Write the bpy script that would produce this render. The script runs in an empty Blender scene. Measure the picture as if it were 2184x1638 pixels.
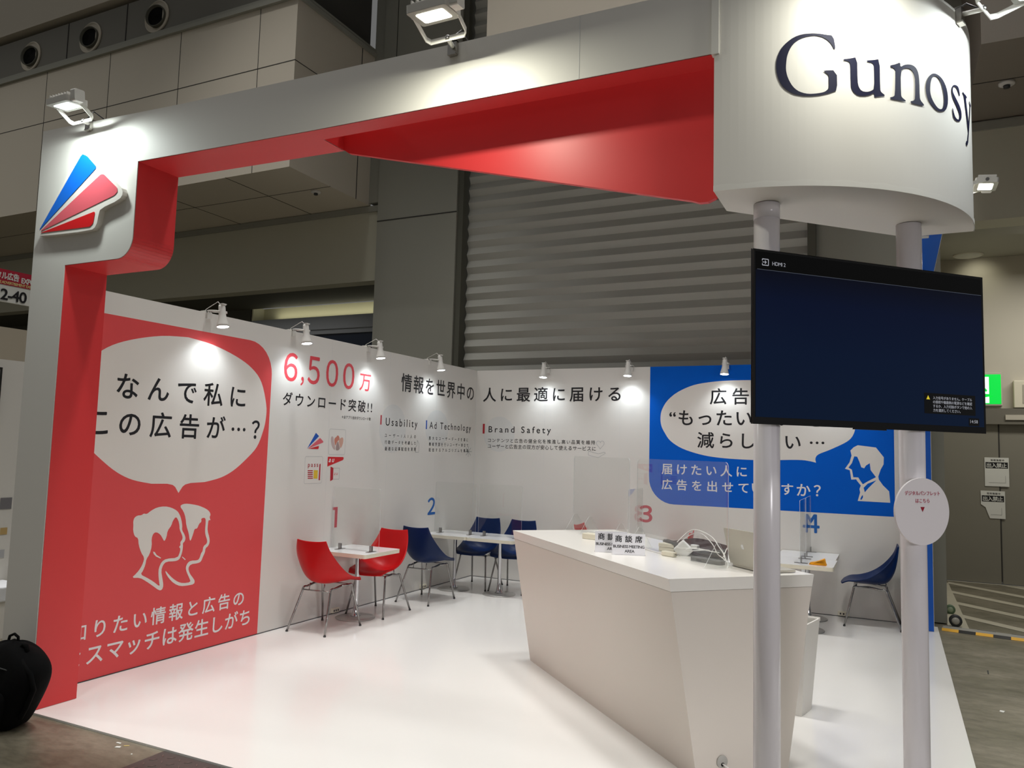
import bpy, bmesh, math, random, json
from mathutils import Vector, Matrix
from mathutils.geometry import tessellate_polygon
PI = math.pi
random.seed(7)
SC = bpy.context.scene
COL = SC.collection
# ------------------------------------------------------------------ camera
def make_camera():
    yaw, pitch, roll = 0.455890, 0.084498, 0.027475
    cy, sy, cp, sp = math.cos(yaw), math.sin(yaw), math.cos(pitch), math.sin(pitch)
    fwd = Vector((-sy * cp, cy * cp, sp)); right = Vector((cy, sy, 0)); up = right.cross(fwd)
    r2 = right * math.cos(roll) + up * math.sin(roll); u2 = up * math.cos(roll) - right * math.sin(roll)
    m = Matrix((r2, u2, -fwd)).transposed().to_4x4(); m.translation = Vector((4.98116, -9.08670, 1.65827))
    cd = bpy.data.cameras.new('camera'); cd.sensor_width = 36; cd.sensor_fit = 'HORIZONTAL'
    cd.lens = 1656.93 / 2184 * 36; cd.clip_end = 200; cd.clip_start = 0.05
    c = bpy.data.objects.new('camera', cd); COL.objects.link(c); c.matrix_world = m; SC.camera = c
make_camera()
# ------------------------------------------------------------------ world, exposure, hall lights, added fill lights
SC.view_settings.view_transform = 'Standard'; SC.view_settings.look = 'None'
SC.view_settings.gamma = 1; SC.view_settings.exposure = 0.0; SC.view_settings.use_curve_mapping = False
W = bpy.data.worlds.new('world'); SC.world = W; W.use_nodes = True
W.node_tree.nodes['Background'].inputs[0].default_value = (1.0, 1.0, 0.98, 1); W.node_tree.nodes['Background'].inputs[1].default_value = 0.135
def area(name, loc, size, power, col=(1, 1, 1), rot=(0, 0, 0), sy=None):
    l = bpy.data.lights.new(name, 'AREA'); l.energy = power; l.color = col; l.size = size
    if sy: l.shape = 'RECTANGLE'; l.size_y = sy
    o = bpy.data.objects.new(name, l); COL.objects.link(o); o.location = loc; o.rotation_euler = rot; return o
def spot(name, loc, target, power, angle, blend, col, radius, parent=None):
    l = bpy.data.lights.new(name, 'SPOT'); l.energy = power; l.color = col; l.spot_size = math.radians(angle); l.spot_blend = blend; l.shadow_soft_size = radius
    o = bpy.data.objects.new(name, l); COL.objects.link(o); o.location = loc
    o.rotation_euler = (Vector(target) - Vector(loc)).to_track_quat('-Z', 'Y').to_euler(); return o
HALL = 84
for lx in (-2.0, 1.8, 5.4):
    for ly, k in ((-8.6, .25), (-4.2, 1.0)):
        area('hall_and_fill_lamp', (lx, ly, 11.5), 1.6, HALL * k, (1.0, 0.985, 0.96), (0, 0, 0), 0.6).data.spread = math.radians(76)
area('hall_and_fill_lamp', (-8.5, -8.0, 11.5), 1.6, 190, (1.0, 0.985, 0.94), (0, 0, 0), 0.6).data.spread = math.radians(130)  # added fill, only to brighten the front of the left upper box
o_ = area('right_fill_light', (10.5, -10.8, 2.4), 1.6, 11, (1.0, .97, 1.0), (0, 0, 0), 1.0); o_.rotation_euler = (Vector((4.7, -5.2, .7)) - o_.location).to_track_quat('-Z', 'Y').to_euler(); o_.data.spread = math.radians(44)  # added fill brightening the poles and the counter's right face
area('recess_fill', (-4.5, .9, 4.0), 2.5, 5, (1.0, .97, .9), (0, 0, 0), .4)  # added fill under the left recess ceiling, lifts the fascia
area('recess_fill', (7.6, 2.1, 4.35), 2.5, 72, (1.0, .97, .88), (0, 0, 0), .5)  # added fill for the door and beige wall of the right recess
# ------------------------------------------------------------------ materials
MATS = {}
def lin(c):
    return tuple(((v / 255) / 12.92 if v / 255 <= 0.04045 else ((v / 255 + 0.055) / 1.055) ** 2.4) for v in c)
def M(name, rgb, rough=0.5, metal=0.0, emis=None, estr=0.0, noise=0.0, nscale=8.0, bump=0.0, spec=0.5, srgb=True, coat=0.0):
    if name in MATS: return MATS[name]
    m = bpy.data.materials.new(name); m.use_nodes = True; nt = m.node_tree; b = nt.nodes['Principled BSDF']
    c = lin(rgb) if srgb else rgb
    b.inputs['Base Color'].default_value = (*c, 1); b.inputs['Roughness'].default_value = rough; b.inputs['Metallic'].default_value = metal
    b.inputs['Specular IOR Level'].default_value = spec; b.inputs['Coat Weight'].default_value = coat
    if emis: b.inputs['Emission Color'].default_value = (*lin(emis), 1); b.inputs['Emission Strength'].default_value = estr
    if noise or bump:
        tc = nt.nodes.new('ShaderNodeTexCoord'); n = nt.nodes.new('ShaderNodeTexNoise'); n.inputs['Scale'].default_value = nscale; n.inputs['Detail'].default_value = 6
        nt.links.new(tc.outputs['Object'], n.inputs['Vector'])
        if noise:
            mx = nt.nodes.new('ShaderNodeMix'); mx.data_type = 'RGBA'
            mx.inputs[6].default_value = (*[v * (1 - noise) for v in c], 1); mx.inputs[7].default_value = (*[min(1, v * (1 + noise)) for v in c], 1)
            nt.links.new(n.outputs['Fac'], mx.inputs[0]); nt.links.new(mx.outputs[2], b.inputs['Base Color'])
        if bump:
            bp = nt.nodes.new('ShaderNodeBump'); bp.inputs['Strength'].default_value = bump; bp.inputs['Distance'].default_value = 0.01
            nt.links.new(n.outputs['Fac'], bp.inputs['Height']); nt.links.new(bp.outputs['Normal'], b.inputs['Normal'])
    MATS[name] = m; return m
WHITE = M('white_panel', (222, 219, 213), 0.55, noise=0.015, nscale=2)
FLOORW = M('white_vinyl', (236, 234, 230), 0.16, noise=0.02, nscale=1.2, bump=0.02)
COUNTW = M('white_laminate', (240, 237, 230), 0.22, noise=0.01)
REDP = M('red_print', (222, 80, 82), 0.5, noise=0.02, nscale=3, spec=0.3)
REDK = M('red_lining', (222, 58, 60), 0.42, noise=0.03, nscale=2)
BLUEP = M('blue_print', (0, 92, 200), 0.5, noise=0.02, nscale=3, spec=0.12)
WPRINT = M('white_print', (226, 221, 214), 0.5)
BLACK = M('black_print', (18, 17, 20), 0.5)
NAVYPR = M('navy_letter', (16, 18, 48), 0.6, spec=0.2)
LETW = M('white_letter', (232, 230, 230), 0.5)
RED6 = M('red_letter', (222, 72, 82), 0.5)
DRED = M('crimson_print', (176, 18, 36), 0.5)
BLUEN = M('blue_number', (14, 96, 176), 0.5)
DBLUE = M('logo_blue', (10, 82, 178), 0.45)
PINK = M('logo_pink', (214, 92, 104), 0.45)
LRED = M('logo_red', (206, 18, 26), 0.45)
FAINT = M('faint_grey_print', (214, 214, 211), 0.55)
LINEG = M('grey_line_print', (186, 186, 184), 0.55)
CHROME = M('chrome', (196, 196, 198), 0.12, 1.0)
STEEL = M('brushed_steel', (150, 148, 146), 0.32, 1.0)
CHAIRLEG = M('satin_steel', (150, 148, 146), 0.25, 1.0)
REDC = M('red_plastic', (190, 16, 20), 0.38, noise=0.02, spec=0.25)
NAVYC = M('navy_plastic', (5, 33, 80), 0.38, noise=0.02, spec=0.25)
BLKP = M('black_plastic', (14, 14, 15), 0.4)
DARKG = M('dark_grey', (52, 52, 53), 0.5)
CREAM = M('cream_edge', (226, 220, 200), 0.4)
TOPW = M('table_white', (236, 236, 236), 0.14)
POLE = M('white_gloss_pole', (226, 222, 226), 0.2)
SPOTW = M('lamp_white', (214, 212, 206), 0.4)
ALU = M('aluminium', (188, 184, 178), 0.3, 1.0)
LEDC = M('lit_led_cool', (255, 255, 255), 0.5, emis=(240, 250, 255), estr=14)
LEDW = M('lit_led_warm', (255, 255, 255), 0.5, emis=(255, 253, 232), estr=14)
FAC = M('facade_grey', (148, 147, 136), 0.7, noise=0.04, nscale=0.6)
FACL = M('facade_panel', (206, 197, 180), 0.65, noise=0.04, nscale=0.5)
FASCIA = M('fascia_lit_grey', (190, 187, 168), 0.7, noise=0.04, nscale=0.6)  # facade grey lightened in colour to stand in for light on the fascia
UPR = M('upper_panel_darkened', (132, 124, 112), 0.65, noise=0.04, nscale=0.5)  # facade panel darkened in colour to offset lamp light on the right box
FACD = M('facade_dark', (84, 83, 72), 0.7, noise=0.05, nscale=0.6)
SHUT = M('shutter_metal', (172, 171, 162), 0.55, noise=0.03, nscale=1)
JOINT = M('joint_dark', (52, 50, 46), 0.8)
SOFF = M('soffit_grey', (150, 148, 136), 0.8, noise=0.03, nscale=0.5)
BEIGE = M('beige_wall', (196, 190, 176), 0.6, noise=0.03, nscale=0.7)
DOORG = M('door_grey', (132, 128, 116), 0.6, noise=0.05, nscale=1.5)
PAPER = M('paper', (222, 222, 216), 0.6)
def concrete():
    m = bpy.data.materials.new('concrete'); m.use_nodes = True; nt = m.node_tree; b = nt.nodes['Principled BSDF']
    tc = nt.nodes.new('ShaderNodeTexCoord'); mp = nt.nodes.new('ShaderNodeMapping'); mp.inputs['Scale'].default_value = (1, 2.2, 1)
    nt.links.new(tc.outputs['Object'], mp.inputs[0])
    n1 = nt.nodes.new('ShaderNodeTexNoise'); n1.inputs['Scale'].default_value = 1.3; n1.inputs['Detail'].default_value = 10; n1.inputs['Roughness'].default_value = 0.65
    n2 = nt.nodes.new('ShaderNodeTexNoise'); n2.inputs['Scale'].default_value = 9; n2.inputs['Detail'].default_value = 8; n2.inputs['Roughness'].default_value = 0.7
    for n in (n1, n2): nt.links.new(mp.outputs[0], n.inputs['Vector'])
    r = nt.nodes.new('ShaderNodeValToRGB'); r.color_ramp.elements[0].position = 0.3; r.color_ramp.elements[1].position = 0.7
    r.color_ramp.elements[0].color = (*lin((96, 92, 74)), 1); r.color_ramp.elements[1].color = (*lin((140, 132, 116)), 1)
    nt.links.new(n1.outputs['Fac'], r.inputs[0])
    mx = nt.nodes.new('ShaderNodeMix'); mx.data_type = 'RGBA'; mx.blend_type = 'MULTIPLY'; mx.inputs[0].default_value = 0.55
    r2 = nt.nodes.new('ShaderNodeValToRGB'); r2.color_ramp.elements[0].position = 0.35; r2.color_ramp.elements[1].position = 0.6
    r2.color_ramp.elements[0].color = (0.5, 0.5, 0.5, 1); r2.color_ramp.elements[1].color = (1.1, 1.1, 1.1, 1)
    nt.links.new(n2.outputs['Fac'], r2.inputs[0]); nt.links.new(r.outputs[0], mx.inputs[6]); nt.links.new(r2.outputs[0], mx.inputs[7])
    nt.links.new(mx.outputs[2], b.inputs['Base Color']); b.inputs['Roughness'].default_value = 0.42
    return m
CONC = concrete()
def acrylic(name, tint=(1, 1, 1), white=0.0):
    m = bpy.data.materials.new(name); m.use_nodes = True; nt = m.node_tree; nt.nodes.remove(nt.nodes['Principled BSDF'])
    out = nt.nodes['Material Output']; t = nt.nodes.new('ShaderNodeBsdfTransparent'); t.inputs[0].default_value = (*tint, 1)
    g = nt.nodes.new('ShaderNodeBsdfGlossy'); g.inputs['Roughness'].default_value = 0.0
    f = nt.nodes.new('ShaderNodeFresnel'); ge = nt.nodes.new('ShaderNodeNewGeometry'); mr = nt.nodes.new('ShaderNodeMapRange')
    mr.inputs[3].default_value = 1.49; mr.inputs[4].default_value = 1 / 1.49; nt.links.new(ge.outputs['Backfacing'], mr.inputs[0]); nt.links.new(mr.outputs[0], f.inputs[0])
    x = nt.nodes.new('ShaderNodeMixShader'); nt.links.new(f.outputs[0], x.inputs[0]); nt.links.new(t.outputs[0], x.inputs[1]); nt.links.new(g.outputs[0], x.inputs[2])
    last = x
    if white:
        d = nt.nodes.new('ShaderNodeBsdfDiffuse'); d.inputs[0].default_value = (0.9, 0.92, 0.92, 1)
        y = nt.nodes.new('ShaderNodeMixShader'); y.inputs[0].default_value = white
        nt.links.new(x.outputs[0], y.inputs[1]); nt.links.new(d.outputs[0], y.inputs[2]); last = y
    nt.links.new(last.outputs[0], out.inputs[0]); return m
ACR = acrylic('clear_acrylic', (0.985, 0.99, 0.985))
ACRE = acrylic('acrylic_cut_edge', (0.95, 0.97, 0.96), 0.5)
# ------------------------------------------------------------------ mesh helpers
class MB:
    def __init__(s): s.bm = bmesh.new(); s.mi = 0; s.sm = False
    def face(s, vs):
        try:
            f = s.bm.faces.new(vs); f.material_index = s.mi; f.smooth = s.sm; return f
        except ValueError: return None
    def box(s, x0, x1, y0, y1, z0, z1, M4=None):
        p = [(x, y, z) for z in (z0, z1) for y in (y0, y1) for x in (x0, x1)]
        if M4 is not None: p = [M4 @ Vector(q) for q in p]
        v = [s.bm.verts.new(q) for q in p]
        for q in ((0, 2, 3, 1), (4, 5, 7, 6), (0, 1, 5, 4), (2, 6, 7, 3), (0, 4, 6, 2), (1, 3, 7, 5)): s.face([v[i] for i in q])
        return s
    def prism(s, poly, fn, a, b, side_mat=None):
        """extrude the 2D polygon (u,v) between depths a and b; fn(u,v,d)->xyz"""
        A = [s.bm.verts.new(fn(u, v, a)) for u, v in poly]; B = [s.bm.verts.new(fn(u, v, b)) for u, v in poly]
        tri = tessellate_polygon([[Vector((u, v, 0)) for u, v in poly]])
        for t in tri: s.face([A[i] for i in t]); s.face([B[i] for i in reversed(t)])
        k = s.mi
        if side_mat is not None: s.mi = side_mat
        n = len(poly)
        for i in range(n): s.face([A[i], A[(i + 1) % n], B[(i + 1) % n], B[i]])
        s.mi = k; return s
    def flat(s, loops, fn, d):
        """planar printed shape with optional holes"""
        vs = [[s.bm.verts.new(fn(u, v, d)) for u, v in L] for L in loops]
        al = [v for L in vs for v in L]
        for t in tessellate_polygon([[Vector((u, v, 0)) for u, v in L] for L in loops]): s.face([al[i] for i in t])
        return s
    def tube(s, pts, r, n=10, caps=True, closed=False):
        pts = [Vector(p) for p in pts]; k = s.sm; s.sm = True; rings = []
        N = len(pts); rr = r if isinstance(r, (list, tuple)) else [r] * N
        prev = None
        for i, p in enumerate(pts):
            if closed: t = pts[(i + 1) % N] - pts[i - 1]
            else: t = (pts[min(i + 1, N - 1)] - pts[max(i - 1, 0)])
            t.normalize()
            if prev is None:
                a = Vector((0, 0, 1)) if abs(t.z) < 0.9 else Vector((1, 0, 0)); u = t.cross(a).normalized()
            else:
                u = (prev - t * prev.dot(t)).normalized()
            prev = u; w = t.cross(u)
            rings.append([s.bm.verts.new(p + (u * math.cos(2 * PI * j / n) + w * math.sin(2 * PI * j / n)) * rr[i]) for j in range(n)])
        R = N if closed else N - 1
        for i in range(R):
            a, b = rings[i], rings[(i + 1) % N]
            for j in range(n): s.face([a[j], a[(j + 1) % n], b[(j + 1) % n], b[j]])
        s.sm = k
        if caps and not closed: s.face(list(reversed(rings[0]))); s.face(rings[-1])
        return s
    def lathe(s, prof, M4=None, n=32, smooth=True):
        """revolve (r,z) profile about local z"""
        k = s.sm; s.sm = smooth; rings = []
        for r, z in prof:
            ring = []
            for j in range(n):
                q = Vector((r * math.cos(2 * PI * j / n), r * math.sin(2 * PI * j / n), z)); ring.append(s.bm.verts.new(M4 @ q if M4 is not None else q))
            rings.append(ring)
        for a, b in zip(rings, rings[1:]):
            for j in range(n): s.face([a[j], a[(j + 1) % n], b[(j + 1) % n], b[j]])
        s.sm = k
        if prof[0][0] > 1e-6: s.face(list(reversed(rings[0])))
        if prof[-1][0] > 1e-6: s.face(rings[-1])
        return s
    def build(s, name, mats, parent=None, kind=None, bevel=0, **props):
        if not isinstance(mats, (list, tuple)): mats = [mats]
        bmesh.ops.remove_doubles(s.bm, verts=s.bm.verts, dist=1e-6)
        me = bpy.data.meshes.new(name); s.bm.to_mesh(me); s.bm.free()
        for m in mats: me.materials.append(m)
        o = bpy.data.objects.new(name, me); COL.objects.link(o)
        if parent is not None: o.parent = parent
        if kind: o['kind'] = kind
        for k, v in props.items(): o[k] = v
        if bevel:
            md = o.modifiers.new('bevel', 'BEVEL'); md.width = bevel; md.segments = 3; md.limit_method = 'ANGLE'; md.angle_limit = math.radians(40)
        return o
def thing(name, label, cat, loc=(0, 0, 0), rz=0, group=None):
    o = bpy.data.objects.new(name, None); COL.objects.link(o); o.location = loc; o.rotation_euler = (0, 0, rz); o.empty_display_size = 0.1
    o['label'] = label; o['category'] = cat
    if group: o['group'] = group
    return o
def tag(o, label, cat, group=None):
    o['label'] = label; o['category'] = cat
    if group: o['group'] = group
    return o
def dup(root, loc, rz, label, group=None):
    r = root.copy(); COL.objects.link(r); r.location = loc; r.rotation_euler = (0, 0, rz); r['label'] = label
    if group: r['group'] = group
    for ch in list(root.children):
        c = ch.copy(); COL.objects.link(c); c.parent = r
        for g in list(ch.children):
            d = g.copy(); COL.objects.link(d); d.parent = c
    return r
def rounded(x0, x1, y0, y1, r, n=6, which=(1, 1, 1, 1)):
    """rounded rectangle, corners in order bl, br, tr, tl"""
    out = []
    for (cx, cy, a0, w) in ((x0 + r, y0 + r, PI, which[0]), (x1 - r, y0 + r, 1.5 * PI, which[1]), (x1 - r, y1 - r, 0, which[2]), (x0 + r, y1 - r, 0.5 * PI, which[3])):
        if not w:
            out.append((x0 if cx < (x0 + x1) / 2 else x1, y0 if cy < (y0 + y1) / 2 else y1)); continue
        for i in range(n + 1):
            a = a0 + 0.5 * PI * i / n; out.append((cx + r * math.cos(a), cy + r * math.sin(a)))
    return out
def smoothpoly(pts, it=2):
    for _ in range(it):
        q = []
        for i in range(len(pts)):
            a, b = pts[i], pts[(i + 1) % len(pts)]
            q += [(0.75 * a[0] + 0.25 * b[0], 0.75 * a[1] + 0.25 * b[1]), (0.25 * a[0] + 0.75 * b[0], 0.25 * a[1] + 0.75 * b[1])]
        pts = q
    return pts
R2 = math.sqrt(0.5)
fL = lambda u, v, d: (d * .22, u, v)                       # left wall: u runs to the back, v up, d off the wall
fB = lambda u, v, d: (u, -d * .22, v)                      # back wall
fF = lambda u, v, d: (u, -5.987 - d, v)              # front plane of the frame
fX = lambda u, v, d: (u, d, v)                       # u along x, d along y
fY = lambda u, v, d: (d, u, v)                       # u along y, d along x
fZ = lambda u, v, d: (u, v, d)
def fD(c): return lambda u, v, d: ((u * R2 * 2 + c) / 2 + d * R2, (u * R2 * 2 - c) / 2 - d * R2, v)   # diagonal plane x-y=c, u along (1,1)
def text_mesh(s, spacing, bold, shear=0.0):
    cu = bpy.data.curves.new('lettering', 'FONT'); cu.body = s; cu.size = 1; cu.space_character = spacing; cu.offset = bold; cu.shear = shear
    cu.fill_mode = 'BOTH'; cu.resolution_u = 4
    o = bpy.data.objects.new('lettering', cu); COL.objects.link(o); dg = bpy.context.evaluated_depsgraph_get(); dg.update()
    me = bpy.data.meshes.new_from_object(o.evaluated_get(dg)); bpy.data.objects.remove(o); bpy.data.curves.remove(cu)
    xs = [v.co.x for v in me.vertices]; ys = [v.co.y for v in me.vertices]
    return me, min(xs), max(xs), min(ys), max(ys)
def text(s, box, fn, d, mat, parent, bold=0.012, shear=0.0, name='lettering'):
    """fit a line of lettering into box=(u0,u1,v0,v1); weight is added with slightly shifted copies of the strokes"""
    u0, u1, v0, v1 = box
    me, a, b, c, e = text_mesh(s, 1.0, 0.0, shear)
    if len(s) > 1:
        bpy.data.meshes.remove(me); k = (v1 - v0) / (e - c); w1 = b - a
        me, a2, b2, c2, e2 = text_mesh(s, 2.0, 0.0, shear); bpy.data.meshes.remove(me)
        sp = 1 + ((u1 - u0) / k - w1) / max(1e-6, (b2 - a2) - w1); sp = max(0.85, min(3.0, sp))
        me, a, b, c, e = text_mesh(s, sp, 0.0, shear)
    ku = (u1 - u0) / (b - a + 2 * bold); kv = (v1 - v0) / (e - c + 2 * bold)
    V = [v.co.copy() for v in me.vertices]; F = [tuple(p.vertices) for p in me.polygons]; bpy.data.meshes.remove(me)
    sh = [(0, 0)] if bold <= 0 else [(0, 0), (bold, 0), (-bold, 0), (0, bold), (0, -bold), (bold * .7, bold * .7), (-bold * .7, bold * .7), (bold * .7, -bold * .7), (-bold * .7, -bold * .7)]
    vs, fs = [], []
    for i, (dx, dy) in enumerate(sh):
        o_ = len(vs); vs += [fn(u0 + (v.x - a + bold + dx) * ku, v0 + (v.y - c + bold + dy) * kv, d + i * 4e-5) for v in V]; fs += [tuple(k + o_ for k in f) for f in F]
    me = bpy.data.meshes.new(name); me.from_pydata(vs, [], fs); me.materials.append(mat)
    o = bpy.data.objects.new(name, me); COL.objects.link(o)
    if parent is not None: o.parent = parent
    return o
def printed(loops, fn, d, mat, parent, name):
    if not isinstance(loops[0][0], (list, tuple)): loops = [loops]
    return MB().flat([[tuple(p) for p in L] for L in loops], fn, d).build(name, mat, parent)
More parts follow.
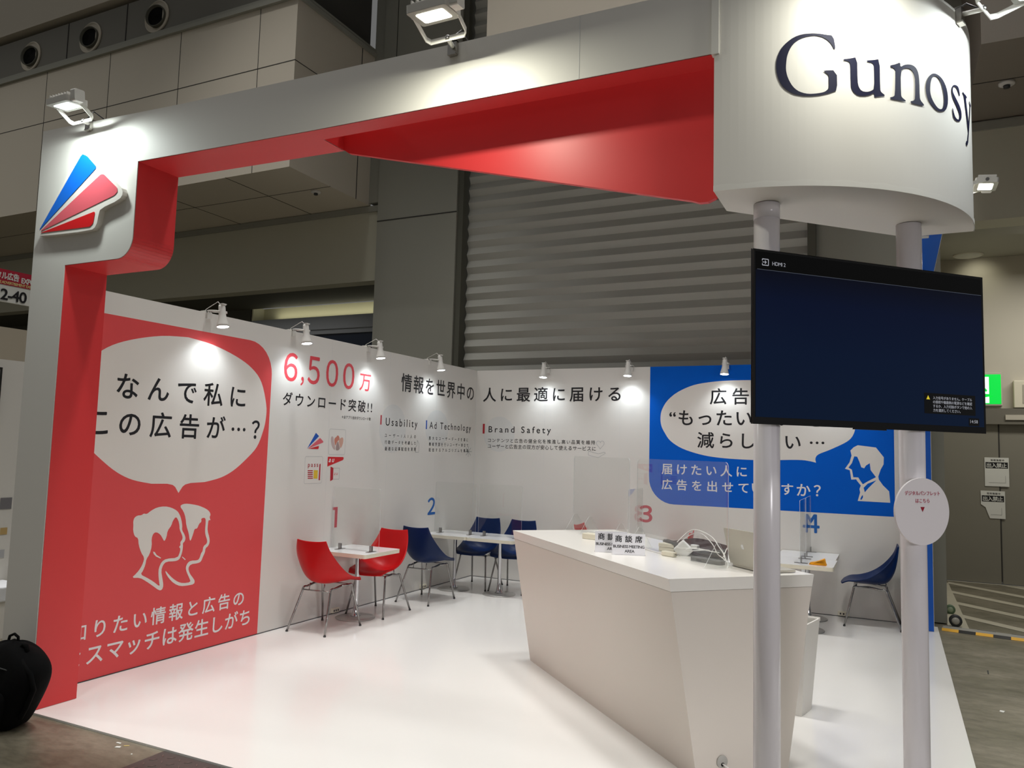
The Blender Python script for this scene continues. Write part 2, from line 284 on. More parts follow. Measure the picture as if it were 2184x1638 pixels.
DATA = json.loads(r'''{"LT":{"なんで私に":[-5.35,-4.113,1.946,2.136],"の広告が⋯？":[-5.309,-3.929,1.675,1.87],"こ":[-5.572,-5.396,1.687,1.847],"りたい情報と広告の":[-5.39,-4.005,0.278,0.407],"知":[-5.563,-5.453,0.28,0.393],"スマッチは発生しがち":[-5.436,-3.924,0.102,0.242],"ミ":[-5.544,-5.483,0.113,0.217],"６":[-3.664,-3.486,2.232,2.497],"，":[-3.436,-3.392,2.205,2.289],"５":[-3.342,-3.17,2.231,2.499],"０":[-3.076,-2.892,2.231,2.498],"０ ":[-2.812,-2.63,2.229,2.495],"万":[-2.539,-2.346,2.232,2.411],"ダウンロード突破!!":[-3.66,-2.304,2.005,2.132],"＊全アプリ合計ダウンロード数":[-2.805,-2.319,1.926,1.959],"情報を世界中の":[-1.774,-0.071,2.283,2.492],"Usability":[-2.044,-1.41,1.858,1.971],"Ad Technology":[-1.144,-0.123,1.859,1.969],"ユーザー1人1人の":[-2.052,-1.433,1.758,1.801],"行動データを考慮した":[-2.047,-1.427,1.684,1.726],"最適な記事配信を実現":[-2.042,-1.422,1.612,1.655],"膨大なユーザーデータを基に":[-1.149,-0.19,1.749,1.794],"機械学習を行いユーザー単位で":[-1.144,-0.185,1.678,1.722],"配信するアルゴリズムを構築":[-1.14,-0.18,1.609,1.653],"１":[-2.878,-2.803,0.842,1.043],"２":[-1.121,-0.948,0.856,1.061]},"BT":{"人に最適に届ける":[0.104,2.008,2.282,2.472],"Brand Safety":[0.201,1.093,1.853,1.962],"コンテンツと広告の健全化を推進し高い品質を維持":[0.197,1.69,1.749,1.803],"ユーザーと広告主の双方が安心して使えるサービスに":[0.197,1.7,1.671,1.728],"広告の":[3.087,3.771,2.242,2.433],"“もったいない”を":[2.613,4.309,2.0,2.178],"減らした":[2.945,3.821,1.739,1.925],"い⋯":[3.918,4.32,1.754,1.894],"届けたい人に":[2.528,3.505,1.421,1.549],"広告を出せて":[2.53,3.524,1.24,1.366],"います":[3.56,3.999,1.247,1.369],"か？":[4.035,4.281,1.243,1.373],"３":[2.259,2.422,0.844,1.046],"４":[4.13,4.267,0.851,1.052]},"IT":{"pass":[-3.275,-3.129,1.429,1.473],"au":[-2.976,-2.888,1.487,1.522],"aus":[-2.884,-2.826,1.36,1.383]},"sh":{"redpanel_pts":[[-5.491,2.537],[-5.045,2.535],[-4.095,2.544],[-3.961,2.507],[-3.817,2.27],[-3.807,1.224],[-3.833,0.001]],"bubbleL":[[-5.494,2.265],[-5.424,2.319],[-5.303,2.381],[-5.174,2.423],[-5.038,2.452],[-4.896,2.466],[-4.746,2.469],[-4.506,2.448],[-4.245,2.382],[-4.059,2.301],[-3.937,2.189],[-3.865,1.999],[-3.86,1.874],[-3.886,1.761],[-3.951,1.622],[-4.072,1.513],[-4.207,1.42],[-4.34,1.364],[-4.501,1.332],[-4.702,1.316],[-4.702,1.311],[-4.728,1.29],[-4.753,1.254],[-4.784,1.292],[-4.818,1.313],[-4.976,1.321],[-5.133,1.339],[-5.253,1.376],[-5.338,1.411],[-5.411,1.446],[-5.491,1.522]],"woman":[[-5.122,0.655],[-5.081,0.684],[-5.051,0.717],[-5.032,0.752],[-5.024,0.789],[-5.055,0.829],[-5.081,0.888],[-5.088,0.938],[-5.119,0.952],[-5.136,0.995],[-5.136,1.033],[-5.14,1.061],[-5.133,1.088],[-5.109,1.103],[-5.071,1.103],[-5.055,1.115],[-5.027,1.108],[-4.995,1.131],[-4.94,1.154],[-4.871,1.158],[-4.811,1.145],[-4.755,1.118],[-4.728,1.086],[-4.709,1.045],[-4.697,1.0],[-4.698,0.965],[-4.673,0.933],[-4.658,0.902],[-4.663,0.878],[-4.682,0.862],[-4.678,0.84],[-4.681,0.8],[-4.691,0.767],[-4.707,0.739],[-4.743,0.731],[-4.826,0.738],[-4.854,0.717],[-4.868,0.675],[-4.852,0.616],[-4.838,0.561],[-4.848,0.531],[-4.874,0.528],[-4.94,0.576],[-5.0,0.617],[-5.051,0.647]],"woman_in":[[-5.048,0.67],[-5.028,0.695],[-5.011,0.736],[-5.006,0.777],[-4.981,0.808],[-4.965,0.868],[-4.973,0.925],[-4.959,0.962],[-4.931,0.969],[-4.895,0.947],[-4.873,0.916],[-4.856,0.891],[-4.838,0.923],[-4.833,0.971],[-4.8,1.008],[-4.791,1.041],[-4.763,1.074],[-4.737,1.042],[-4.724,1.002],[-4.721,0.972],[-4.695,0.93],[-4.686,0.905],[-4.692,0.888],[-4.708,0.872],[-4.701,0.85],[-4.717,0.837],[-4.701,0.824],[-4.705,0.793],[-4.723,0.755],[-4.828,0.76],[-4.868,0.743],[-4.891,0.697],[-4.891,0.65],[-4.879,0.591],[-4.87,0.556],[-4.931,0.603],[-4.99,0.639]],"woman_line":[[-4.951,0.826],[-4.937,0.822],[-4.918,0.798],[-4.876,0.772],[-4.881,0.767],[-4.923,0.787],[-4.945,0.808]],"man":[[-4.733,1.151],[-4.703,1.167],[-4.654,1.167],[-4.577,1.153],[-4.538,1.143],[-4.47,1.117],[-4.436,1.094],[-4.42,1.067],[-4.432,1.047],[-4.417,1.02],[-4.44,1.027],[-4.444,0.981],[-4.444,0.94],[-4.42,0.886],[-4.413,0.845],[-4.428,0.815],[-4.453,0.802],[-4.457,0.767],[-4.474,0.738],[-4.491,0.699],[-4.522,0.69],[-4.592,0.691],[-4.615,0.664],[-4.599,0.622],[-4.558,0.577],[-4.541,0.554],[-4.548,0.53],[-4.604,0.528],[-4.679,0.532],[-4.742,0.562],[-4.793,0.608],[-4.825,0.651],[-4.83,0.673],[-4.801,0.643],[-4.757,0.603],[-4.706,0.569],[-4.656,0.552],[-4.581,0.55],[-4.596,0.582],[-4.629,0.636],[-4.64,0.672],[-4.624,0.705],[-4.594,0.719],[-4.524,0.713],[-4.506,0.731],[-4.496,0.766],[-4.481,0.78],[-4.477,0.82],[-4.442,0.837],[-4.44,0.863],[-4.461,0.905],[-4.47,0.942],[-4.466,1.024],[-4.478,1.047],[-4.517,1.043],[-4.509,1.017],[-4.533,1.003],[-4.55,0.964],[-4.575,0.966],[-4.585,0.931],[-4.606,0.875],[-4.617,0.879],[-4.63,0.935],[-4.659,0.997],[-4.67,1.058],[-4.693,1.109]],"man_line":[[-4.678,0.76],[-4.645,0.735],[-4.65,0.729],[-4.681,0.755]],"bubbleR":[[2.507,2.092],[2.527,2.19],[2.597,2.301],[2.722,2.398],[2.902,2.473],[3.106,2.507],[3.306,2.52],[3.567,2.521],[3.822,2.508],[4.07,2.472],[4.287,2.418],[4.453,2.339],[4.557,2.244],[4.614,2.13],[4.627,2.005],[4.618,1.942],[4.583,1.878],[4.519,1.827],[4.378,1.754],[4.26,1.7],[4.229,1.655],[4.235,1.609],[4.163,1.625],[4.042,1.634],[3.695,1.62],[3.44,1.621],[3.178,1.635],[2.976,1.666],[2.77,1.729],[2.63,1.815],[2.559,1.911],[2.518,1.994]],"guy":[[4.579,1.75],[4.611,1.785],[4.652,1.808],[4.827,1.788],[4.901,1.687],[4.898,1.613],[4.869,1.557],[4.846,1.483],[4.851,1.452],[4.89,1.393],[4.947,1.334],[4.956,1.216],[4.646,1.219],[4.67,1.309],[4.664,1.345],[4.678,1.383],[4.642,1.429],[4.633,1.446],[4.585,1.441],[4.572,1.54],[4.524,1.554],[4.57,1.625],[4.59,1.697]],"guy_in1":[[4.616,1.689],[4.645,1.686],[4.667,1.631],[4.684,1.575],[4.712,1.566],[4.729,1.595],[4.766,1.621],[4.774,1.548],[4.824,1.476],[4.745,1.429],[4.697,1.396],[4.671,1.435],[4.654,1.466],[4.605,1.467],[4.592,1.547],[4.558,1.567],[4.592,1.616]],"guy_in2":[[4.829,1.445],[4.755,1.364],[4.715,1.313],[4.704,1.36],[4.744,1.405]],"guy_in3":[[4.696,1.285],[4.698,1.261],[4.684,1.233],[4.669,1.235],[4.681,1.266]],"bluepanel":[[2.369,2.69],[2.377,1.598],[2.371,1.424],[2.399,1.287],[2.471,1.165],[2.6,1.092],[2.679,1.073],[3.582,1.076],[4.996,1.07],[5.016,1.96]],"ic_blue":[[-3.3,1.615],[-3.184,1.77],[-3.136,1.739]],"ic_pink":[[-3.29,1.616],[-3.12,1.723],[-3.07,1.69],[-3.073,1.678]],"ic_red":[[-3.284,1.615],[-3.131,1.646],[-3.133,1.62],[-3.142,1.614]],"card_tulip":[[-2.983,1.816],[-2.734,1.817],[-2.728,1.561],[-2.986,1.565]],"card_pass":[[-3.32,1.545],[-3.068,1.542],[-3.064,1.284],[-3.313,1.291]],"tulip1":[[-2.946,1.743],[-2.929,1.742],[-2.918,1.728],[-2.911,1.691],[-2.894,1.655],[-2.883,1.633],[-2.883,1.607],[-2.913,1.619],[-2.939,1.65],[-2.955,1.69],[-2.958,1.727]],"tulip2":[[-2.856,1.757],[-2.836,1.748],[-2.824,1.73],[-2.827,1.712],[-2.854,1.695],[-2.874,1.669],[-2.884,1.649],[-2.895,1.669],[-2.905,1.705],[-2.899,1.726],[-2.875,1.738]],"tulip3":[[-2.844,1.7],[-2.831,1.67],[-2.818,1.643],[-2.811,1.62],[-2.837,1.605],[-2.873,1.605],[-2.876,1.638],[-2.867,1.674]],"tulip4":[[-2.778,1.739],[-2.762,1.722],[-2.764,1.681],[-2.782,1.644],[-2.802,1.625],[-2.818,1.657],[-2.832,1.689],[-2.833,1.707],[-2.817,1.726]],"pass_stripes":[[[-3.275,1.413],[-3.202,1.412],[-3.203,1.403],[-3.276,1.404]],[[-3.274,1.395],[-3.2,1.394],[-3.202,1.385],[-3.275,1.386]],[[-3.273,1.377],[-3.199,1.376],[-3.2,1.367],[-3.273,1.368]],[[-3.271,1.359],[-3.198,1.357],[-3.199,1.349],[-3.272,1.35]],[[-3.27,1.341],[-3.196,1.34],[-3.198,1.331],[-3.271,1.333]]],"pass_yellow":[[-3.189,1.413],[-3.129,1.411],[-3.13,1.33],[-3.188,1.332]],"pass_bar":[[-3.11,1.468],[-3.093,1.475],[-3.092,1.316],[-3.113,1.316]],"au_flag":[[-2.991,1.541],[-2.752,1.539],[-2.744,1.531],[-2.747,1.515],[-2.757,1.508],[-2.992,1.445]],"au_door":[[-2.942,1.445],[-2.897,1.431],[-2.896,1.317],[-2.939,1.301]],"au_box":[[-2.897,1.431],[-2.799,1.429],[-2.801,1.316],[-2.896,1.317]],"circ":[[-2.159,-1.644,1.588,2.126],[-1.233,-0.703,1.667,2.116]],"circB":[0.126,0.583,1.629,2.087],"bars":[[-2.145,-2.12,1.892,1.995],[-1.225,-1.199,1.876,1.981]],"barB":[0.113,0.142,1.862,1.991],"heart":[[1.724,1.781],[1.755,1.806],[1.787,1.801],[1.804,1.771],[1.792,1.735],[1.757,1.71],[1.722,1.694]],"hand":[[1.603,1.665],[1.604,1.62],[1.734,1.591],[1.824,1.647],[1.815,1.661],[1.733,1.638],[1.644,1.66]],"lg_out":[[0.022,2.963],[0.07,3.039],[0.37,3.417],[0.405,3.441],[0.459,3.435],[0.581,3.341],[0.621,3.306],[0.659,3.296],[0.806,3.182],[0.832,3.135],[0.8,3.099],[0.632,3.064],[0.621,3.031],[0.607,2.958],[0.559,2.933],[0.065,2.946]],"lg_blue":[[0.049,2.984],[0.411,3.426],[0.444,3.431],[0.473,3.418],[0.574,3.332],[0.576,3.315]],"lg_pink":[[0.061,2.977],[0.616,3.281],[0.646,3.277],[0.776,3.176],[0.781,3.151],[0.755,3.132]],"lg_red":[[0.062,2.967],[0.59,3.052],[0.576,2.976],[0.549,2.959]]}}''')
GUN = json.loads(r'''{"G":[[0.462,3.334],[0.471,3.279],[0.464,3.278],[0.458,3.292],[0.448,3.306],[0.435,3.318],[0.415,3.328],[0.392,3.333],[0.369,3.331],[0.346,3.326],[0.323,3.315],[0.304,3.297],[0.291,3.275],[0.282,3.249],[0.279,3.221],[0.278,3.196],[0.282,3.172],[0.291,3.147],[0.304,3.124],[0.321,3.107],[0.341,3.097],[0.364,3.092],[0.387,3.093],[0.41,3.096],[0.429,3.102],[0.441,3.114],[0.443,3.125],[0.443,3.165],[0.441,3.171],[0.432,3.179],[0.418,3.188],[0.475,3.191],[0.476,3.109],[0.457,3.1],[0.429,3.091],[0.398,3.085],[0.368,3.083],[0.338,3.085],[0.307,3.093],[0.281,3.11],[0.261,3.132],[0.248,3.162],[0.241,3.195],[0.241,3.228],[0.248,3.258],[0.261,3.286],[0.282,3.309],[0.308,3.328],[0.339,3.339],[0.373,3.342],[0.404,3.341],[0.435,3.336]],"u":[[0.502,3.238],[0.528,3.242],[0.559,3.251],[0.559,3.151],[0.564,3.127],[0.576,3.112],[0.597,3.11],[0.616,3.116],[0.631,3.127],[0.631,3.22],[0.627,3.231],[0.618,3.235],[0.6,3.235],[0.6,3.241],[0.631,3.246],[0.657,3.254],[0.657,3.129],[0.661,3.117],[0.678,3.108],[0.677,3.103],[0.651,3.098],[0.63,3.092],[0.63,3.111],[0.612,3.099],[0.586,3.092],[0.561,3.092],[0.543,3.103],[0.533,3.121],[0.531,3.141],[0.53,3.218],[0.526,3.228],[0.515,3.232],[0.502,3.233]],"n":[[0.705,3.234],[0.733,3.244],[0.755,3.256],[0.755,3.235],[0.775,3.249],[0.798,3.256],[0.822,3.257],[0.841,3.248],[0.852,3.229],[0.856,3.197],[0.856,3.13],[0.861,3.117],[0.881,3.104],[0.881,3.098],[0.844,3.095],[0.804,3.096],[0.806,3.103],[0.823,3.108],[0.83,3.119],[0.832,3.192],[0.827,3.22],[0.814,3.236],[0.793,3.24],[0.772,3.233],[0.756,3.218],[0.756,3.123],[0.76,3.11],[0.78,3.101],[0.78,3.096],[0.74,3.095],[0.702,3.095],[0.702,3.101],[0.718,3.106],[0.726,3.114],[0.73,3.214],[0.726,3.223],[0.718,3.227],[0.705,3.228]],"o":[[0.892,3.172],[0.895,3.198],[0.908,3.224],[0.928,3.244],[0.95,3.254],[0.979,3.255],[1.008,3.246],[1.03,3.229],[1.046,3.204],[1.051,3.176],[1.047,3.144],[1.03,3.116],[0.999,3.101],[0.967,3.097],[0.937,3.107],[0.912,3.124],[0.897,3.146]],"oi":[[0.92,3.178],[0.924,3.209],[0.936,3.233],[0.954,3.244],[0.975,3.244],[0.996,3.228],[1.008,3.206],[1.017,3.179],[1.018,3.149],[1.011,3.124],[0.994,3.11],[0.973,3.11],[0.951,3.121],[0.931,3.141],[0.922,3.16]],"s":[[1.158,3.257],[1.173,3.223],[1.163,3.219],[1.153,3.233],[1.135,3.245],[1.112,3.246],[1.098,3.235],[1.094,3.219],[1.108,3.206],[1.138,3.191],[1.17,3.173],[1.187,3.153],[1.183,3.125],[1.16,3.105],[1.127,3.097],[1.103,3.1],[1.092,3.108],[1.086,3.141],[1.093,3.144],[1.102,3.124],[1.118,3.109],[1.142,3.108],[1.158,3.117],[1.162,3.134],[1.148,3.151],[1.121,3.169],[1.093,3.188],[1.082,3.211],[1.086,3.233],[1.102,3.249],[1.131,3.257]]}''')
SH = DATA['sh']
# ================================================================== the hall (setting)
def struct(name, mb, mats, parent=None, bevel=0): return mb.build(name, mats, parent, kind='structure', bevel=bevel)
b = MB()
v = [b.bm.verts.new(p) for p in ((-45, -32, -.012), (45, -32, -.012), (45, 12, -.012), (-45, 12, -.012))]; b.face(v)
struct('floor', b, CONC)
# facade behind the booth, plane y=0.25
YF = .25
fac = struct('wall_facade', MB().box(-1.86, -.50, .16, .6, 0, 12).box(4.14, 5.47, YF, .7, 0, 12)
             .box(5.47, 18, YF - .03, .6, 5.17, 5.26).box(-16, -1.86, YF - .03, .6, 5.17, 5.26).box(-.50, 4.14, YF + .1, .7, 8.9, 12).box(5.472, 18, YF + .001, .6, 5.262, 12).box(-2.06, -1.86, .2, .6, 5.3, 12), FAC)
struct('wall_fascia', MB().box(5.47, 18, YF, .6, 4.2, 5.17).box(-16, -1.86, YF, .5, 4.12, 5.17), FASCIA)
j = MB().box(-1.86, -.5, .155, .17, 4.98, 4.995).box(-1.635, -1.625, .155, .17, 6.5, 12)
struct('panel_joints', j, JOINT, fac)
struct('wall_recess', MB().box(5.47, 18, 3.75, 4.0, 2.42, 5).box(5.40, 5.47, .7, 3.75, 0, 4.6), BEIGE)
b = MB(); b.prism([(YF, 4.2), (3.75, 4.6), (3.75, 4.75), (YF + .3, 5.0)], fY, 5.0, 18); struct('ceiling_recess', b, SOFF)
# left recess with light cove
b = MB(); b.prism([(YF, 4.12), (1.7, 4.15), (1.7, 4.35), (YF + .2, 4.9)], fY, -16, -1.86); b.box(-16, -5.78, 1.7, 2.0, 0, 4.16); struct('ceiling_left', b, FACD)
cove = struct('trim_1', MB().box(-5.75, -1.86, 1.98, 2.06, 3.93, 4.2).box(-5.80, -5.75, 1.7, 2.06, 3.93, 4.2), M('cove_paint', (220, 216, 184), 0.6))
struct('trim_2', MB().box(-5.8, -1.86, 1.70, 2.06, 3.70, 3.93).box(-5.8, -1.86, 1.74, 2.02, 3.62, 3.70), M('fascia_blue_grey', (150, 154, 160), 0.6))
area('cove_lamp', (-3.7, 1.86, 3.96), 3.4, 3.4, (1.0, .97, .76), (PI, 0, 0), .05)
struct('window_1', MB().box(-5.8, -1.86, 1.8, 1.84, 2.0, 3.62), M('dark_glass', (26, 38, 58), 0.08))
# overhanging upper boxes, plane y=-1.52
YU = -1.52
ub = struct('wall_upper_left', MB().box(-18, -2.06, YU, YF, 5.27, 7.58), FACL)
jb = MB()
for x in (-2.713, -4.243, -5.775, -7.31, -8.84, -10.37): jb.box(x - .0045, x + .0045, YU - .003, YU + .01, 5.27, 7.58)
jb.box(-18, -2.06, YU - .003, YU + .01, 6.722, 6.732).box(-2.07, -2.057, YU, YF, 6.722, 6.732).box(-2.07, -2.057, -.12, -.105, 5.27, 7.58)
for x in (-3.2, -4.7, -6.2): jb.box(x, x + .012, YU, YF, 5.267, 5.28)
jb.box(-18, -2.06, -.7, -.69, 5.267, 5.28)
struct('panel_joints', jb, JOINT, ub)
struct('trim_3', MB().box(-18, -2.02, YU - .05, YF, 7.58, 7.64).box(-18, -2.04, YU - .02, YF, 7.66, 7.70), FAC)
struct('wall_vent_band', MB().box(-18, -2.5, YU + .06, -1.3, 7.70, 8.36), M('vent_band', (120, 117, 108), .7))
struct('wall_dark_band', MB().box(-18, -2.2, -1.28, YF, 7.7, 12), M('dark_band_grey', (70, 68, 63), .8))  # plain grey, darker than the panels around it
struct('wall_upper_top', MB().box(-18, -2.6, YU, -1.3, 8.47, 12), FACL)
vj = MB()
for x in (-9.2, -6.95, -5.55, -4.75): vj.box(x, x + .015, YU + .052, YU + .07, 7.7, 8.36)
struct('band_joints', vj, JOINT)
for i, x in enumerate((-7.87, -6.365, -4.855)):
    t = thing('air_nozzle', ('round air nozzle high on the dark band, left of three', 'round air nozzle high on the dark band, middle of three', 'round air nozzle high on the dark band, right of three')[i], 'air vent', (x, YU + .06, 7.985), 0, 'air nozzles in the upper band')
    A = Matrix.Rotation(PI / 2, 4, 'X')
    MB().lathe([(.25, 0), (.255, .02), (.235, .035), (.225, .01)], A, 36).build('outer_ring', FACL, t)
    A2 = A @ Matrix.Translation((.01, -.01, 0)) @ Matrix.Rotation(.2, 4, 'Y')
    MB().lathe([(.165, .002), (.17, .07), (.155, .075), (.15, .02)], A2, 32).build('inner_nozzle', FACD, t); MB().lathe([(.151, .03), (0, .03)], A2, 32).build('nozzle_mouth', M('mouth_black', (20, 19, 17), .9), t)
    MB().lathe([(.226, .004), (.0, .004)], A, 32).build('dark_throat', M('mouth_black', (20, 19, 17), .9), t)
struct('wall_upper_right', MB().box(5.72, 18, YU, YF, 5.28, 12), UPR)
struct('panel_joints', MB().box(6.35, 6.36, YU + .2, YF, 5.276, 5.29).box(5.72, 18, -.72, -.71, 5.276, 5.29), JOINT)
struct('wall_upper_middle', MB().box(.82, 4.9, YU, -.6, 5.95, 12), FACL)
# shutter
sh = thing('roll_up_shutter', 'huge grey slatted roll up shutter rising behind the back wall', 'shutter', (1.86, YF + .1, 0), 0)
b = MB(); n = int(9.0 / .187); prof = []
for k in range(n): prof += [(0.0, k * .187), (-.05, k * .187 + .085)]
prof += [(0.0, n * .187)]
for (d0, z0), (d1, z1) in zip(prof, prof[1:]):
    vs = [b.bm.verts.new(q) for q in ((-2.25, d0, z0), (2.28, d0, z0), (2.28, d1, z1), (-2.25, d1, z1))]; b.face(vs)
b.build('slat_curtain', SHUT, sh)
for x in (-2.36, 2.28): MB().box(x, x + .09, -.16, .02, 0, 9).build('guide_rail', FACD, sh)
# right recess: door, sign, speaker, posters
d = struct('door_1', MB().box(5.47, 6.316, 3.70, 3.76, 0, 2.2).box(6.334, 9.5, 3.71, 3.76, 0, 2.2), DOORG)
struct('trim_4', MB().box(5.47, 12, 3.62, 3.78, 2.2, 2.42), M('door_header', (112, 108, 98), .6))
struct('door_edge', MB().box(6.318, 6.332, 3.6985, 3.72, .03, 2.2), JOINT, d)
struct('trim_5', MB().box(6.40, 12, 3.60, 3.63, 2.26, 2.33), BEIGE)
t = thing('exit_sign', 'green and white lit emergency exit sign on the beige wall', 'exit sign', (6.14, 3.75, 2.70))
fE = lambda u, v, d: (u, -d, v)
MB().box(-.24, .24, -.06, 0, -.24, .235).build('housing', BEIGE, t, bevel=.01)
MB().prism(rounded(-.225, .225, -.215, .205, .01), fE, .06, .064).build('lit_panel', M('exit_green', (0, 190, 70), .4, emis=(0, 205, 60), estr=.85), t)
EW = M('exit_white', (240, 255, 245), .4, emis=(225, 255, 240), estr=.95)
printed([(-.10, -.20), (.08, -.20), (.08, .17), (-.10, .17)], fE, .066, EW, t, 'white_doorway')
EG = MATS['exit_green']
printed([(-.10, .02), (.00, .05), (.06, -.02), (.045, -.045), (0, .005), (-.02, .0), (.0, -.10), (.13, -.10), (.10, -.075), (.03, -.07), (.02, -.12), (-.02, -.13), (-.06, -.05), (-.14, -.02)], fE, .068, EG, t, 'running_figure')
MB().lathe([(.0, .0), (.035, .0)], Matrix.Translation((-.02, -.068, .10)) @ Matrix.Rotation(PI / 2, 4, 'X'), 16).build('running_figure_head', EG, t)
t = thing('wall_speaker', 'cream wall speaker box right of the exit sign', 'speaker', (6.78, 3.75, 2.62))
MB().box(-.27, .27, -.12, 0, -.19, .19).build('housing', CREAM, t, bevel=.01); MB().box(-.17, .27, -.125, -.115, -.13, .13).build('grille', M('grille', (176, 170, 154), .7), t)
for i, (x, z, w, h) in enumerate(((6.29, 1.535, .29, .40), (6.235, 1.08, .29, .38))):
    t = thing('poster', ('white no entry notice taped higher on the grey door', 'torn white no entry notice taped lower on the grey door')[i], 'poster', (x, 3.695, z), 0, 'no entry notices on the grey door')
    fp = lambda u, v, d: (u, -d, v)
    pl = [(-w / 2, -h / 2), (w / 2, -h / 2), (w / 2, h / 2), (-w / 2, h / 2)] if i == 0 else [(-.04, -h / 2), (w / 2, -h / 2), (w / 2, h / 2), (-w / 2, h / 2), (-w / 2, -.0), (-.09, -.04), (-.065, -.12)]
    MB().prism(pl, fp, 0, .003).build('sheet', PAPER, t)
    printed([(-w / 2 + .012, h / 2 - .15), (w / 2 - .012, h / 2 - .15), (w / 2 - .012, h / 2 - .065), (-w / 2 + .012, h / 2 - .065)], fp, .004, BLACK, t, 'black_band')
    text('出入禁止', (-w / 2 + .025, w / 2 - .025, h / 2 - .142, h / 2 - .075), fp, .006, PAPER, t, .02)
    text('常時施錠中', (-.07, .09, h / 2 - .05, h / 2 - .022), fp, .005, BLACK, t, .008)
    printed([(-.10 if i == 0 else -.03, -h / 2 + .05), (.10, -h / 2 + .05), (.10, -h / 2 + .055), (-.10 if i == 0 else -.03, -h / 2 + .055)], fp, .005, LINEG, t, 'plan_line')
    printed([(.10, -h / 2 + .05), (.105, -h / 2 + .05), (.105, -h / 2 + .15), (.10, -h / 2 + .15)], fp, .005, LINEG, t, 'plan_line')
t = thing('downlight', 'round white downlight disc in the recess ceiling', 'ceiling light', (5.96, 3.15, 4.53)); MB().lathe([(.17, -.02), (.16, -.03), (0, -.03)], None, 32).build('disc', M('diffuser', (200, 200, 190), .6), t); MB().lathe([(.185, .02), (.185, -.02), (.17, -.025), (.165, -.01)], None, 32).build('rim', BEIGE, t)
spot('recess_wash', (6.1, 3.35, 4.5), (6.12, 3.75, 4.25), 3.5, 100, 1, (1, .97, .75), .05)
for i, (x, y) in enumerate(((6.006, -.638), (-2.389, -.603))):
    t = thing('smoke_detector', ('small white detector under the right overhang', 'small white detector under the left overhang')[i], 'detector', (x, y, (5.28, 5.27)[i]), 0, 'ceiling detectors'); MB().lathe([(.07, 0), (.07, -.02), (.055, -.03), (0, -.03)], None, 24).build('base', SPOTW, t); MB().lathe([(.03, -.03), (.028, -.055), (0, -.055)], None, 16).build('sensor', DARKG, t)
# painted hatching on the concrete by the door
b = MB(); z = -.009
def quad(p): b.face([b.bm.verts.new((x, y, z)) for x, y in p])
quad([(5.47, .12), (5.655, .12), (5.655, 3.4), (5.47, 3.4)])
for y0 in (.72, 1.60, 2.475, 3.33):
    x1 = 9.0; quad([(5.655, y0), (x1, y0 - .93 * (x1 - 5.655)), (x1, y0 + .21 - .93 * (x1 - 5.655)), (5.655, y0 + .21)]) if y0 - .93 * 3.345 > .3 else quad([(5.655, y0), (5.655 + (y0 - .0) / .93, .0), (5.655 + (y0 + .21) / .93, .0), (5.655, y0 + .21)])
quad([(5.655, 3.62), (9, 3.62), (9, 3.70), (5.655, 3.70)])
for y0 in (4.2, 5.1): quad([(5.655 + (y0 - 3.6) / .93, 3.6), (5.655 + y0 / .93, 0), (5.655 + (y0 + .21) / .93, 0), (5.655 + (y0 - 3.39) / .93, 3.6)])
tag(b.build('floor_marking', M('floor_paint', (178, 172, 154), .55, noise=.12, nscale=6)), 'worn white hatched lines painted on the concrete by the grey door', 'floor marking')
t = thing('cable_ramp', 'grey floor ramp strip edged in yellow and black stripes', 'floor ramp', (5.385, -.107, -.012), math.radians(-8.1))
MB().prism([(0, 0), (.22, 0), (.19, .02), (.03, .02)], fY, .015, 3.2).build('ramp', M('ramp_grey', (150, 148, 142), .5), t)
YEL = M('hazard_yellow', (226, 170, 40), .5)
for k in range(22):
    MB().prism([(-.002, .002), (.032, .0225), (.034, .0235), (0, .0005)], fY, .015 + k * .145, .015 + k * .145 + .145).build('hazard_stripe', (YEL, BLKP)[k % 2], t)
for k in range(10):
    MB().prism([(.185, .021), (.215, .001), (.217, .003), (.187, .023)], fY, .015 + k * .29, .015 + k * .29 + .16).build('hazard_stripe', BLKP, t)
for i, (x, y, r, m) in enumerate(((5.535, .92, .05, M('wheel_green', (92, 116, 88), .5)), (5.54, .19, .06, DARKG))):
    t = thing('castor_wheel', ('pale green wheel beside the grey jamb, farther of two', 'dark wheel with pale hub beside the grey jamb')[i], 'wheel', (x, y, r - .012), 0, 'wheels by the jamb')
    A = Matrix.Rotation(PI / 2, 4, 'X'); MB().lathe([(r * .6, -.02), (r, -.018), (r, .018), (r * .6, .02)], A, 24).build('tyre', m, t); MB().lathe([(r * .6, -.019), (r * .6, .022), (r * .25, .03), (0, .03)], A, 20).build('hub', M('hub_pale', (186, 182, 172), .4) if i else M('hub_green', (150, 166, 140), .4), t)
t = thing('floor_cover_plate', 'dark chequered steel cover plate in the concrete floor', 'floor plate', (1.438, -5.99, -.011))
MB().box(0, 1.9, -1.3, 0, 0, .003).build('plate', M('plate_steel', (92, 88, 84), .45, .6, noise=.1, nscale=20), t)
b = MB()
for i in range(30):
    for k in range(21):
        x, y = .05 + i * .062, -.05 - k * .06; a = PI / 4 if (i + k) % 2 else -PI / 4; c, s_ = math.cos(a), math.sin(a)
        L_, w_ = .02, .005; b.prism([(x + c * L_, y + s_ * L_), (x - s_ * w_, y + c * w_), (x - c * L_, y - s_ * L_), (x + s_ * w_, y - c * w_)], fZ, .003, .0045)
b.build('tread_pattern', M('tread_steel', (120, 116, 110), .35, .7), t, kind='stuff')
